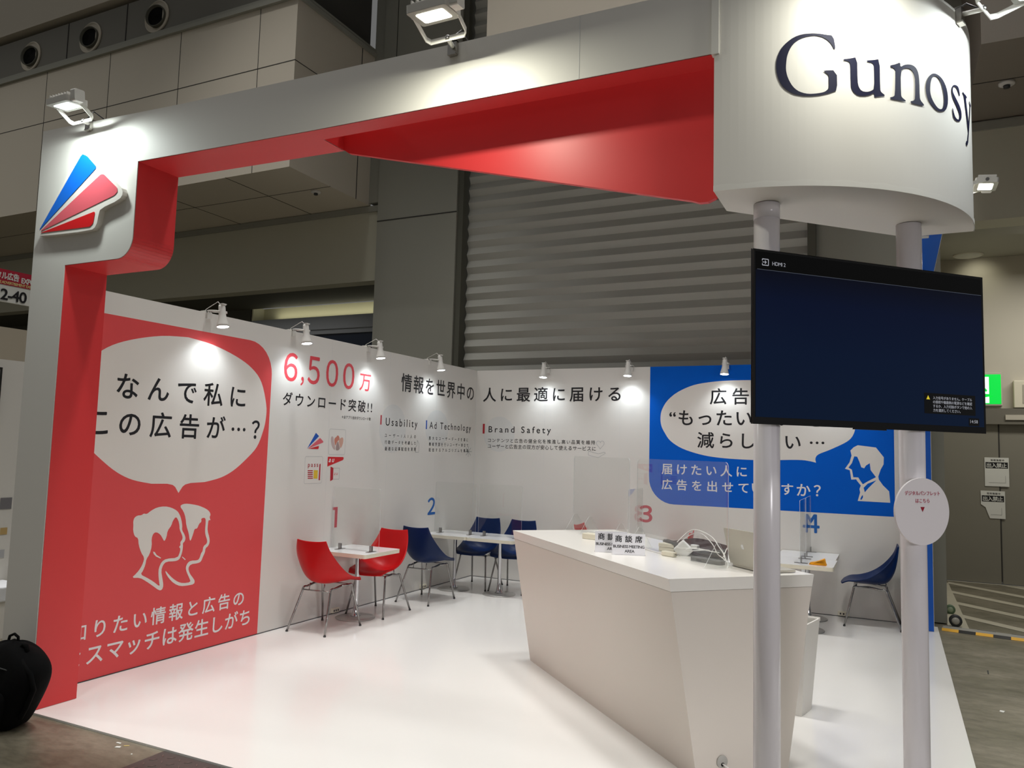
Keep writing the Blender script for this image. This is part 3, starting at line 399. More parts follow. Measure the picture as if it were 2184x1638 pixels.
for i, (x, y, w, h, m, lb) in enumerate(((1.13, -6.03, .035, .012, PAPER, 'thin white paper scrap against the white floor edge'), (1.176, -6.07, .03, .02, PAPER, 'white paper scrap on the brown concrete near the steel plate'), (1.20, -6.035, .03, .01, M('scrap_yellow', (214, 190, 120), .6), 'yellow paper scrap on the concrete by the white floor'), (1.322, -6.1, .008, .012, PAPER, 'tiny white speck of paper beside the steel plate'),
        (5.626, -2.746, .04, .03, PAPER, 'white paper scrap on the concrete right of the booth'), (5.648, -1.65, .13, .012, DARKG, 'thin dark strip lying on the concrete right of the booth'), (.35, -6.42, .035, .03, PAPER, 'white paper scrap on the concrete near the black backpack'))):
    p = [(-w / 2, -h / 2), (w / 2, -h * .4), (w * .4, h / 2), (-w * .45, h * .35)]
    o = MB().prism(p, fZ, 0, .002).build('floor_scrap', m); o.location = (x, y, -.0118); o.rotation_euler = (0, 0, .3 * i); tag(o, lb, 'scrap')
# neighbouring booth at the left
NX = -2.0
nb = struct('wall_neighbour', MB().box(NX - .04, NX, -12, -4.78, 0, 2.325), WHITE)
struct('wall_neighbour_far', MB().box(-3.06, -3.0, -14, -4.15, 0, 2.745), M('beige_partition', (176, 166, 148), .6))
GOLD = M('gold_tile', (190, 160, 104), .5); GREYT = M('grey_tile', (120, 118, 122), .5); GREYT2 = M('grey_tile_light', (176, 176, 178), .5)
for (y, z, w, m) in ((-4.80, 1.02, .10, GREYT), (-4.92, .92, .06, GREYT), (-5.0, .84, .05, GREYT2), (-4.82, .80, .06, GOLD), (-4.92, .66, .09, GREYT), (-4.83, .60, .07, GREYT2), (-4.96, .46, .09, GOLD)):
    printed([(y - w, z), (y, z), (y, z + w), (y - w, z + w)], fY, NX + .003, m, nb, 'square_print')
t = thing('wall_monitor', 'edge of a black framed monitor on the neighbouring white wall', 'monitor', (NX, -5.25, 2.05)); MB().box(0, .05, -.6, .25, -.28, .2).build('casing', BLKP, t); MB().box(.05, .053, -.58, .23, -.26, .18).build('screen', M('screen_grey', (120, 122, 126), .2), t)
t = thing('display_table', 'white cloth covered table edge before the neighbouring booth', 'table', (NX + .35, -5.3, -.012)); MB().box(-.33, .0, -1.2, .46, 0, .42).build('table_body', WHITE, t); MB().box(-.34, .015, -1.21, .475, .30, .425).build('tablecloth', M('white_cloth', (226, 228, 232), .8, bump=.5, nscale=14), t, bevel=.012)
t = thing('hanging_sign', 'red and white hanging hall sign reading 2-40 at left edge', 'hanging sign', (-2.0, -5.0, 2.98))
fh = lambda u, v, d: (d, u, v)
MB().box(-.02, 0, -1.1, .3, -.15, .135).build('board', PAPER, t); printed([(-1.1, .0), (.3, .0), (.3, .135), (-1.1, .135)], fh, .003, M('sign_red', (172, 26, 52), .5), t, 'red_header')
text('デジタル広告', (-.20, .105, .045, .115), fh, .005, PAPER, t, .03); text('EXPO', (.125, .245, .04, .09), fh, .005, PAPER, t, .03); text('E ADVERTISEMENT EXPO', (-.06, .24, .008, .033), fh, .005, M('sign_gold', (226, 206, 140), .5), t, .02); text('2-40', (-.045, .185, -.135, -.035), fh, .005, BLACK, t, .02)
for y in (-.9,): MB().tube([(-.01, y, .16), (-.01, y, 3.2)], .004, 6).build('hanging_wire', DARKG, t)
# ================================================================== the booth shell
LF = 5.987
struct('floor_booth', MB().box(-.02, 5.37, -5.985, 0.0, -.0115, 0), FLOORW)
wl = struct('wall_left', MB().box(-.05, 0, -5.70, .05, 0, 2.7), WHITE)
wb = struct('wall_back', MB().box(0, 5.33, 0, .05, 0, 2.7), WHITE)
struct('baseboard_left', MB().box(0, .004, -5.69, 0, 0, .006), DARKG, wl)
struct('baseboard_back', MB().box(0, 5.04, -.004, 0, 0, .006), DARKG, wb)
struct('corner_seam', MB().box(0, .004, -.004, 0, 0, 2.7), FAINT, wb)
for x in (1.0, 2.0): struct('panel_seam', MB().box(x, x + .003, -.0003, 0, 0, 2.7), FAINT, wb)
for y in (-1, -2, -3): struct('panel_seam', MB().box(0, .0003, y, y + .003, 0, 2.7), FAINT, wl)
# printed graphics, left wall
pp = [(-5.69, .0), (-3.825, .0), (-3.815, 2.27)] + [(-4.095 + .28 * math.cos(a), 2.262 + .28 * math.sin(a)) for a in [i * PI / 16 for i in range(1, 9)]] + [(-5.69, 2.54)]
printed(pp, fL, .002, REDP, wl, 'red_graphic')
bl = [tuple(p) for p in SH['bubbleL']]
k = 25
ti = min(range(len(bl)), key=lambda i: bl[i][1])          # tail tip
top = bl[:ti + 1]; yc, yt = bl[ti]
right = [p for i, p in enumerate(bl) if i <= ti and p[0] >= yc]
half = sorted(right, key=lambda p: 0)
def spline(pts, n=4):
    out = []
    for i in range(len(pts) - 1):
        P = [Vector((*pts[max(0, min(len(pts) - 1, i + k))], 0)) for k in (-1, 0, 1, 2)]
        for j in range(n):
            f = j / n; q = 0.5 * ((2 * P[1]) + (-P[0] + P[2]) * f + (2 * P[0] - 5 * P[1] + 4 * P[2] - P[3]) * f * f + (-P[0] + 3 * P[1] - 3 * P[2] + P[3]) * f ** 3); out.append((q.x, q.y))
    return out + [pts[-1]]
tz = right[0][1]; right = [(yc, tz + .004)] + [p for p in right[:-3] if p[0] > yc + .06]
right = spline(right) + [(yc + .11, right[-1][1] - .004), (yc + .06, right[-1][1] - .014), (yc + .035, right[-1][1] - .03), (yc, yt)]
full = right + [(2 * yc - p[0], p[1]) for p in reversed(right) if p[0] > yc + .005]
printed(full, fL, .004, WPRINT, wl, 'speech_bubble')
for s, bx in DATA['LT'].items():
    if s == '１':
        g = lambda a, c: (bx[0] + a * (bx[1] - bx[0]), bx[2] + c * (bx[3] - bx[2])); printed([g(0, 1), g(0, .87), g(.46, .87), g(.46, 0), g(1, 0), g(1, 1)], fL, .006, M('red_number', (196, 70, 84), .5), wl, 'lettering'); continue
    red = s in ('６', '，', '５', '０', '０ ', '万'); wht = s in ('りたい情報と広告の', '知', 'スマッチは発生しがち', 'ミ')
    small = (bx[3] - bx[2]) < .05
    mt = RED6 if red else LETW if wht else M('red_number', (196, 70, 84), .5) if s == '１' else BLUEN if s == '２' else BLACK
    bd = .006 if small else .008 if s in ('Usability', 'Ad Technology') else .010 if red else .02 if s in '１２' else .014
    text(s.strip(), bx, fL, .006, mt, wl, bd)
sm1 = lambda k: smoothpoly([tuple(p) for p in SH[k]], 1)
printed([sm1('woman'), sm1('woman_in')], fL, .005, WPRINT, wl, 'woman_silhouette'); printed(SH['woman_line'], fL, .005, WPRINT, wl, 'jaw_line')
printed(sm1('man'), fL, .005, WPRINT, wl, 'man_silhouette'); printed(SH['man_line'], fL, .005, WPRINT, wl, 'jaw_line')
for q in SH['circ']:
    printed([((q[0] + q[1]) / 2 + (q[1] - q[0]) / 2 * math.cos(a), (q[2] + q[3]) / 2 + (q[3] - q[2]) / 2 * math.sin(a)) for a in [i * PI / 20 for i in range(40)]], fL, .002, FAINT, wl, 'faint_circle')
for q, m in zip(SH['bars'], (M('bar_red', (196, 60, 72), .5), DBLUE)): printed([(q[0], q[2]), (q[1], q[2]), (q[1], q[3]), (q[0], q[3])], fL, .004, m, wl, 'accent_bar')
printed(SH['ic_blue'], fL, .004, DBLUE, wl, 'logo_wedge'); printed(SH['ic_pink'], fL, .004, PINK, wl, 'logo_wedge'); printed(SH['ic_red'], fL, .004, LRED, wl, 'logo_wedge')
for k in ('card_tulip', 'card_pass'):
    q = SH[k]; xs = [p[0] for p in q]; zs = [p[1] for p in q]
    o_ = rounded(min(xs), max(xs), min(zs), max(zs), .02); i_ = rounded(min(xs) + .004, max(xs) - .004, min(zs) + .004, max(zs) - .004, .017)
    printed([o_, i_], fL, .003, LINEG, wl, 'icon_outline')
for k, c in (('tulip1', (190, 168, 164)), ('tulip2', (196, 122, 102)), ('tulip3', (160, 138, 134)), ('tulip4', (204, 160, 142))): printed(smoothpoly([tuple(p) for p in SH[k]], 1), fL, .004, M(k + '_petal', c, .5), wl, 'petal_print')
for q in SH['pass_stripes']: printed(q, fL, .004, DRED, wl, 'icon_stripe')
printed(SH['pass_yellow'], fL, .004, M('icon_yellow', (222, 186, 44), .5), wl, 'icon_block'); printed(SH['pass_bar'], fL, .004, DRED, wl, 'icon_bar')
printed(SH['au_flag'], fL, .004, LRED, wl, 'icon_flag'); printed(SH['au_door'], fL, .004, DRED, wl, 'icon_door')
q = SH['au_box']; xs = [p[0] for p in q]; zs = [p[1] for p in q]
printed([[(min(xs), min(zs)), (max(xs), min(zs)), (max(xs), max(zs)), (min(xs), max(zs))], [(min(xs), min(zs) + .006), (max(xs) - .006, min(zs) + .006), (max(xs) - .006, max(zs) - .006), (min(xs), max(zs) - .006)]], fL, .004, LINEG, wl, 'icon_frame')
text('pass', DATA['IT']['pass'], fL, .005, DRED, wl, .01); text('au', DATA['IT']['au'], fL, .006, LETW, wl, .02, .35); text('au', DATA['IT']['aus'], fL, .006, LRED, wl, .0, .35)
# small line icons by the paragraphs
def stroke(pts, fn, d, w, mat, parent, name, closed=False):
    b = MB(); P = list(pts) + ([pts[0]] if closed else [])
    for (a0, b0), (a1, b1) in zip(P, P[1:]):
        dx, dy = a1 - a0, b1 - b0; L_ = math.hypot(dx, dy) or 1; nx, ny = -dy / L_ * w, dx / L_ * w
        b.flat([[(a0 + nx, b0 + ny), (a0 - nx, b0 - ny), (a1 - nx, b1 - ny), (a1 + nx, b1 + ny)]], fn, d)
    return b.build(name, mat, parent)
stroke([(-1.43, 1.60), (-1.36, 1.60), (-1.36, 1.70), (-1.40, 1.74), (-1.40, 1.68), (-1.43, 1.66)], fL, .003, .004, LINEG, wl, 'hand_icon', True)
for a in range(4):
    c, s_ = math.cos(a * PI / 4), math.sin(a * PI / 4); stroke([(-.17 - .09 * c, 1.62 - .07 * s_), (-.17 + .09 * c, 1.62 + .07 * s_)], fL, .003, .006, LINEG, wl, 'network_icon')
# printed graphics, back wall
xl, xr, zb_ = 2.375, 5.0, 1.073
pp = [(xr, zb_), (xr, 2.7), (xl, 2.7), (xl, 1.40)] + [(xl + .30 - .30 * math.cos(a), 1.38 - .307 * math.sin(a)) for a in [i * PI / 18 for i in range(1, 10)]]
printed(pp, fB, .002, BLUEP, wb, 'blue_graphic')
br = [tuple(p) for p in SH['bubbleR']]; lo = min(br, key=lambda p: p[1] if p[0] > 3.9 else 9); ib = br.index(lo); br = br[ib:] + br[:ib] + [lo]
printed(spline(br, 4)[:-1], fB, .004, WPRINT, wb, 'speech_bubble')
for s, bx in DATA['BT'].items():
    wht = s in ('届けたい人に', '広告を出せて', 'います', 'か？'); small = (bx[3] - bx[2]) < .065
    mt = LETW if wht else M('red_number', (196, 70, 84), .5) if s == '３' else BLUEN if s == '４' else BLACK
    text(s, bx, fB, .006, mt, wb, .006 if small else .008 if s == 'Brand Safety' else .025 if s in '３４' else .014)
printed([SH['guy'], SH['guy_in1'], SH['guy_in2'], SH['guy_in3']], fB, .005, WPRINT, wb, 'man_silhouette')
q = SH['circB']; printed([((q[0] + q[1]) / 2 + (q[1] - q[0]) / 2 * math.cos(a), (q[2] + q[3]) / 2 + (q[3] - q[2]) / 2 * math.sin(a)) for a in [i * PI / 20 for i in range(40)]], fB, .002, FAINT, wb, 'faint_circle')
q = SH['barB']; printed([(q[0], q[2]), (q[1], q[2]), (q[1], q[3]), (q[0], q[3])], fB, .004, DRED, wb, 'accent_bar')
hp = [(1.757 + .05 * 16 * math.sin(t) ** 3 / 16, 1.755 + .05 * (13 * math.cos(t) - 5 * math.cos(2 * t) - 2 * math.cos(3 * t) - math.cos(4 * t)) / 14) for t in [i * PI / 18 for i in range(36)]]
stroke(hp, fB, .003, .003, LINEG, wb, 'heart_icon', True); stroke([tuple(p) for p in SH['hand']], fB, .003, .003, LINEG, wb, 'hand_icon', True)
# ---------------------------------------------------------------- front frame
fr = thing('portal_frame', 'white portal frame with red inner faces spanning the booth front', 'portal frame', (0, 0, 0), 0, 'portal frames of the booth')
arc = [(.767 + .13 * math.sin(a), 2.878 - .13 * math.cos(a)) for a in [i * PI / 20 for i in range(11)]]
poly = [(-.05, 0), (.278, 0), (.278, 2.748)] + arc + [(.897, 3.338), (2.22, 3.316), (2.22, 3.62), (1.24, 3.637), (-.05, 3.676)]
b = MB(); b.prism(poly, fX, -LF, -5.69); b.prism([(2.22, 3.316), (4.345, 3.304), (4.345, 3.597), (2.22, 3.62)], fX, -LF, -5.868)
b.build('white_casing', WHITE, fr)
path = [(.278, .002), (.278, 2.748)] + arc + [(.897, 3.338), (2.22, 3.316)]
b = MB()
def strip(b, path, fn, y0, y1, off=.0025):
    for (a0, b0), (a1, b1) in zip(path, path[1:]):
        dx, dy = a1 - a0, b1 - b0; L_ = math.hypot(dx, dy) or 1; nx, ny = dy / L_ * off, -dx / L_ * off
        b.face([b.bm.verts.new(fn(a0 + nx, b0 + ny, y0)), b.bm.verts.new(fn(a1 + nx, b1 + ny, y0)), b.bm.verts.new(fn(a1 + nx, b1 + ny, y1)), b.bm.verts.new(fn(a0 + nx, b0 + ny, y1))])
strip(b, path, fX, -LF + .004, -5.691); strip(b, [(2.22, 3.316), (4.345, 3.304)], fX, -LF + .004, -5.866)
b.box(2.222, 4.345, -5.867, -5.865, 3.316, 3.60).box(2.22, 2.2225, -5.868, -5.69, 3.316, 3.60)
b.build('red_lining', REDK, fr)
MB().box(3.748, 3.752, -LF - .0012, -LF, 3.309, 3.603).build('panel_seam', FAINT, fr)
# red hanging board behind the beam, its lower edge sloping down to the tower
wg = MB(); wg.prism([(2.222, 3.318), (2.26, 3.292)] + [(4.19, 2.789), (4.225, 2.776), (4.262, 2.776), (4.295, 2.790), (4.318, 2.815), (4.330, 2.85), (4.335, 3.59), (2.222, 3.60)], fX, -5.70, -5.672)
wg.build('hanging_board', REDK, fr)
# logo plaque
lg = thing('logo_plaque', 'raised fan shaped plaque with blue, pink and red wedges on white block', 'logo plaque', (0, -LF, 0))
fl = lambda u, v, d: (u, -d, v)
MB().prism(smoothpoly([tuple(p) for p in SH['lg_out']], 1), fl, 0.0, .035).build('white_backing', WPRINT, lg)
def fillet(p, r=.03, n=4):
    out = []; N = len(p)
    for i in range(N):
        a, c, e = Vector((*p[i - 1], 0)), Vector((*p[i], 0)), Vector((*p[(i + 1) % N], 0)); d1 = (a - c); d2 = (e - c); rr = min(r, d1.length * .3, d2.length * .3)
        q0 = c + d1.normalized() * rr; q1 = c + d2.normalized() * rr
        for k in range(n + 1):
            t = k / n; w = q0 * (1 - t) ** 2 + c * 2 * t * (1 - t) + q1 * t * t; out.append((w.x, w.y))
    return out
for k, m in (('lg_blue', M('plaque_blue', (0, 104, 214), .4)), ('lg_pink', M('plaque_pink', (222, 96, 108), .4)), ('lg_red', M('plaque_red', (214, 10, 18), .4))):
    p = [tuple(q) for q in SH[k]]
    if k == 'lg_blue': p = [p[0], p[1], ((p[2][0] + p[1][0]) / 2, p[1][1] + .012), p[3], p[4]]
    MB().prism(fillet(p, .02), fl, .0355, .038).build('coloured_wedge', m, lg)
# ---------------------------------------------------------------- right frame (blue inside)
fr2 = thing('portal_frame', 'white portal frame with blue inner faces along the right side', 'portal frame', (0, 0, 0), 0, 'portal frames of the booth')
b = MB(); b.prism([(0, 0), (-.276, 0), (-.276, 2.75), (-.77, 2.75), (-.90, 2.88), (-.90, 3.31), (-2.75, 3.31), (-2.75, 3.60), (0, 3.60)], fY, 5.04, 5.33)
b.prism([(-2.75, 3.31), (-5.005, 3.305), (-5.005, 3.60), (-2.75, 3.60)], fY, 5.21, 5.33); b.build('white_casing', WHITE, fr2)
b = MB(); pth = [(-.276, .002), (-.276, 2.75), (-.77, 2.75), (-.90, 2.88), (-.90, 3.31), (-2.75, 3.31)]
strip(b, [(p[0], p[1]) for p in pth], fY, 5.041, 5.326, -.003); strip(b, [(-2.75, 3.31), (-5.005, 3.305)], fY, 5.211, 5.326, -.003)
b.build('blue_lining', M('blue_lining', (0, 90, 196), .45, noise=.02), fr2)
b = MB(); b.prism([(-2.75, 3.31), (-4.99, 2.78), (-4.99, 3.59), (-2.75, 3.60)], fY, 5.042, 5.07); b.build('hanging_board', MATS['blue_lining'], fr2)
MB().box(5.05, 5.24, -2.82, -2.76, 3.285, 3.309).build('end_cap', SPOTW, fr2)
# ---------------------------------------------------------------- rounded tower
TC = (4.345, -5.005); TR = .985
tw = thing('rounded_tower', 'white rounded corner fascia carrying a dark serif company name', 'tower', (0, 0, 0))
ar = [(TC[0] + TR * math.cos(a), TC[1] + TR * math.sin(a)) for a in [-PI / 2 + i * PI / 2 / 48 for i in range(49)]]
b = MB(); b.prism(ar + [(5.05, -5.005), (4.345, -5.71)], fZ, 2.722, 3.6); o = b.build('drum', WHITE, tw)
for f in o.data.polygons:
    if abs(f.normal.z) < .1 and (Vector((f.center.x - TC[0], f.center.y - TC[1])).length > TR * .97): f.use_smooth = False
def fC(off): return lambda u, v, d: (TC[0] + (TR + off + d) * math.sin(u / TR), TC[1] - (TR + off + d) * math.cos(u / TR), v)
b = MB(); n = 48
for i in range(n):
    u0, u1 = i * TR * PI / 2 / n, (i + 1) * TR * PI / 2 / n; z0 = 2.743 + .003 * math.sin(i * 1.3); z1 = 2.743 + .003 * math.sin((i + 1) * 1.3)
    f = fC(.003); b.face([b.bm.verts.new(q) for q in (f(u0, 2.7195, 0), f(u1, 2.7195, 0), f(u1, z1, 0), f(u0, z0, 0))])
b.build('rim_tape', M('tape_white', (228, 226, 220), .35), tw)
MB().box(4.335, 4.365, -LF - .012, -LF + .02, 3.295, 3.6).build('joint_tape', MATS['tape_white'], tw)
def curved(loops, name):
    """letters wrapped on the drum: fill, cut finely along u, then bend"""
    bm = bmesh.new(); vs = [[bm.verts.new((u, v, 0)) for u, v in L] for L in loops]; al = [v for L in vs for v in L]
    for t in tessellate_polygon([[Vector((u, v, 0)) for u, v in L] for L in loops]):
        try: bm.faces.new([al[i] for i in t])
        except ValueError: pass
    us = [v.co.x for v in bm.verts]; u = min(us)
    while u < max(us):
        bmesh.ops.bisect_plane(bm, geom=bm.verts[:] + bm.edges[:] + bm.faces[:], plane_co=(u, 0, 0), plane_no=(1, 0, 0)); u += .02
    f = fC(.0025)
    for v in bm.verts: v.co = f(v.co.x, v.co.y, 0)
    me = bpy.data.meshes.new(name); bm.to_mesh(me); bm.free(); me.materials.append(NAVYPR)
    o = bpy.data.objects.new(name, me); COL.objects.link(o); o.parent = tw
def soften(p): return smoothpoly([tuple(q) for q in p], 1)
for k in 'Guns': curved([soften(GUN[k])], 'lettering')
curved([soften(GUN['o']), soften(GUN['oi'])], 'lettering')
yl = [(1.205, 3.254), (1.272, 3.254), (1.272, 3.247), (1.258, 3.244), (1.257, 3.236), (1.300, 3.140), (1.338, 3.236), (1.337, 3.244), (1.322, 3.247), (1.322, 3.254), (1.376, 3.254), (1.376, 3.247), (1.360, 3.242), (1.352, 3.230), (1.280, 3.050), (1.262, 3.030), (1.244, 3.028), (1.240, 3.036), (1.246, 3.046), (1.262, 3.052), (1.285, 3.100), (1.228, 3.232), (1.220, 3.243), (1.205, 3.247)]
curved([yl], 'lettering')
# ---------------------------------------------------------------- poles, television, round sign
POLES = ((4.517, -5.742), (5.060, -5.220))
for i, (x, y) in enumerate(POLES):
    t = thing('support_pole', ('glossy white round pole under the tower, left of the screen', 'glossy white round pole carrying the round white sign')[i], 'pole', (x, y, 0), 0, 'poles under the tower')
    MB().lathe([(.0525, 0.001), (.0525, 2.72)], None, 40).build('shaft', POLE, t)
    if i == 0: MB().lathe([(.0535, 2.655), (.0535, 2.7195)], None, 40).build('collar', POLE, t)
    MB().lathe([(.075, .0), (.075, .006), (.054, .012)], None, 40).build('foot_ring', POLE, t)
    R_ = Matrix.Rotation(-PI / 4, 4, 'Z')
    for z in (2.30, 1.98): MB().box(-.018, .018, .0, 0, 0, 0) if False else MB().lathe([(.0535, z), (.056, z + .005), (.056, z + .035), (.0535, z + .04)], None, 32).build('clamp_band', DARKG, t)
tv = thing('television', 'large black flat television mounted across the two white poles', 'television', (0, 0, 0))
ft = fD(10.41)
b = MB(); b.prism([(-1.010, 1.790), (.213, 1.790), (.213, 2.490), (-1.010, 2.490)], ft, -.012, 0); b.build('casing', M('tv_black', (8, 8, 9), .3), tv, bevel=.003)
def tvscreen():
    m = bpy.data.materials.new('tv_screen'); m.use_nodes = True; nt = m.node_tree; p = nt.nodes['Principled BSDF']
    p.inputs['Base Color'].default_value = (.002, .002, .003, 1); p.inputs['Roughness'].default_value = .04; p.inputs['Specular IOR Level'].default_value = .3; p.inputs['Emission Strength'].default_value = 1.0
    tc = nt.nodes.new('ShaderNodeTexCoord'); sx = nt.nodes.new('ShaderNodeSeparateXYZ'); nt.links.new(tc.outputs['Object'], sx.inputs[0])
    r = nt.nodes.new('ShaderNodeMapRange'); r.inputs[1].default_value = 1.81; r.inputs[2].default_value = 2.41; nt.links.new(sx.outputs[2], r.inputs[0])
    c = nt.nodes.new('ShaderNodeValToRGB'); e = c.color_ramp.elements; e[0].position = 0; e[0].color = (.0006, .0058, .021, 1); e[1].position = 1; e[1].color = (.0002, .001, .006, 1)
    k = e.new(.8); k.color = (.0002, .003, .017, 1)
    k = e.new(.45); k.color = (.0004, .005, .021, 1)
    nt.links.new(r.outputs[0], c.inputs[0]); nt.links.new(c.outputs[0], p.inputs['Emission Color']); return m
TVS = tvscreen()
printed([(-1.000, 1.815), (.204, 1.815), (.204, 2.408), (-1.000, 2.408)], ft, .001, TVS, tv, 'screen')
printed([(-1.000, 2.408), (.204, 2.408), (.204, 2.482), (-1.000, 2.482)], ft, .001, M('tv_header', (3, 3, 4), .04, spec=.3), tv, 'screen_header')
TVT = M('screen_text', (150, 152, 158), .5, emis=(150, 152, 160), estr=.8); TVL = M('screen_line', (66, 70, 80), .5, emis=(60, 66, 78), estr=.8)
printed([(-.993, 2.4075), (.204, 2.4075), (.204, 2.4095), (-.993, 2.4095)], ft, .0015, TVL, tv, 'screen_line')
text('HDMI 2', (-.921, -.857, 2.430, 2.445), ft, .002, TVT, tv, .0, name='screen_lettering')
stroke([(-.969, 2.445), (-.969, 2.452), (-.940, 2.452), (-.940, 2.427), (-.969, 2.427), (-.969, 2.434)], ft, .002, .0017, TVT, tv, 'screen_icon'); stroke([(-.969, 2.4395), (-.95, 2.4395)], ft, .002, .0015, TVT, tv, 'screen_icon'); stroke([(-.957, 2.446), (-.950, 2.4395), (-.957, 2.433)], ft, .002, .0015, TVT, tv, 'screen_icon')
printed([(-.139, 1.864), (.154, 1.864), (.154, 1.953), (-.139, 1.953)], ft, .0015, M('screen_box', (4, 4, 6), .04), tv, 'message_box'); printed([(.113, 1.819), (.174, 1.819), (.174, 1.853), (.113, 1.853)], ft, .0015, MATS['screen_box'], tv, 'clock_box')
printed([(-.127, 1.925), (-.107, 1.925), (-.117, 1.943)], ft, .002, M('warn_yellow', (200, 180, 40), .5, emis=(190, 172, 40), estr=.8), tv, 'warning_triangle')
for s, x1, z in (('入力信号がありません。ケーブル', .134, 1.934), ('の接続や機器側の電源などを確認', .134, 1.916), ('するか、入力切換ボタンで他の入', .134, 1.898), ('力を選択してください。', .066, 1.880)): text(s, (-.090, x1, z - .0075, z + .0065), ft, .002, TVT, tv, .0, name='screen_lettering')
text('14:58', (.122, .165, 1.831, 1.845), ft, .002, TVT, tv, .0, name='screen_lettering')
b = MB(); b.prism([(-.86, 1.86), (.06, 1.86), (.06, 2.40), (-.86, 2.40)], ft, -.034, -.012); b.build('rear_housing', BLKP, tv, bevel=.006)
b = MB(); b.prism([(-.515, 1.782), (-.34, 1.782), (-.345, 1.791), (-.51, 1.791)], ft, -.011, -.003); b.build('sensor_bar', BLKP, tv)
b = MB(); b.prism([(-.90, 2.05), (.10, 2.05), (.10, 2.10), (-.90, 2.10)], ft, -.038, -.033); b.prism([(-.90, 2.25), (.10, 2.25), (.10, 2.30), (-.90, 2.30)], ft, -.038, -.033); b.build('mounting_rail', DARKG, tv)
fs = fD(10.395)
sg = thing('round_sign', 'round white sign with red writing fixed on the right pole', 'sign', (0, 0, 0))
b = MB(); b.prism([(-.1455 + .149 * math.cos(a), 1.4435 + .1425 * math.sin(a)) for a in [i * 2 * PI / 64 for i in range(64)]], fs, -.009, 0); b.build('disc', M('sign_white', (228, 222, 224), .45), sg)
SRED = M('sign_letter_red', (176, 44, 74), .5)
text('デジタルパンフレット', (-.242, -.049, 1.512, 1.531), fs, .001, SRED, sg, .012); text('はこちら', (-.184, -.107, 1.481, 1.498), fs, .001, SRED, sg, .012)
printed([(-.1575, 1.463), (-.134, 1.463), (-.146, 1.442)], fs, .001, M('arrow_red', (150, 10, 40), .5), sg, 'down_arrow')
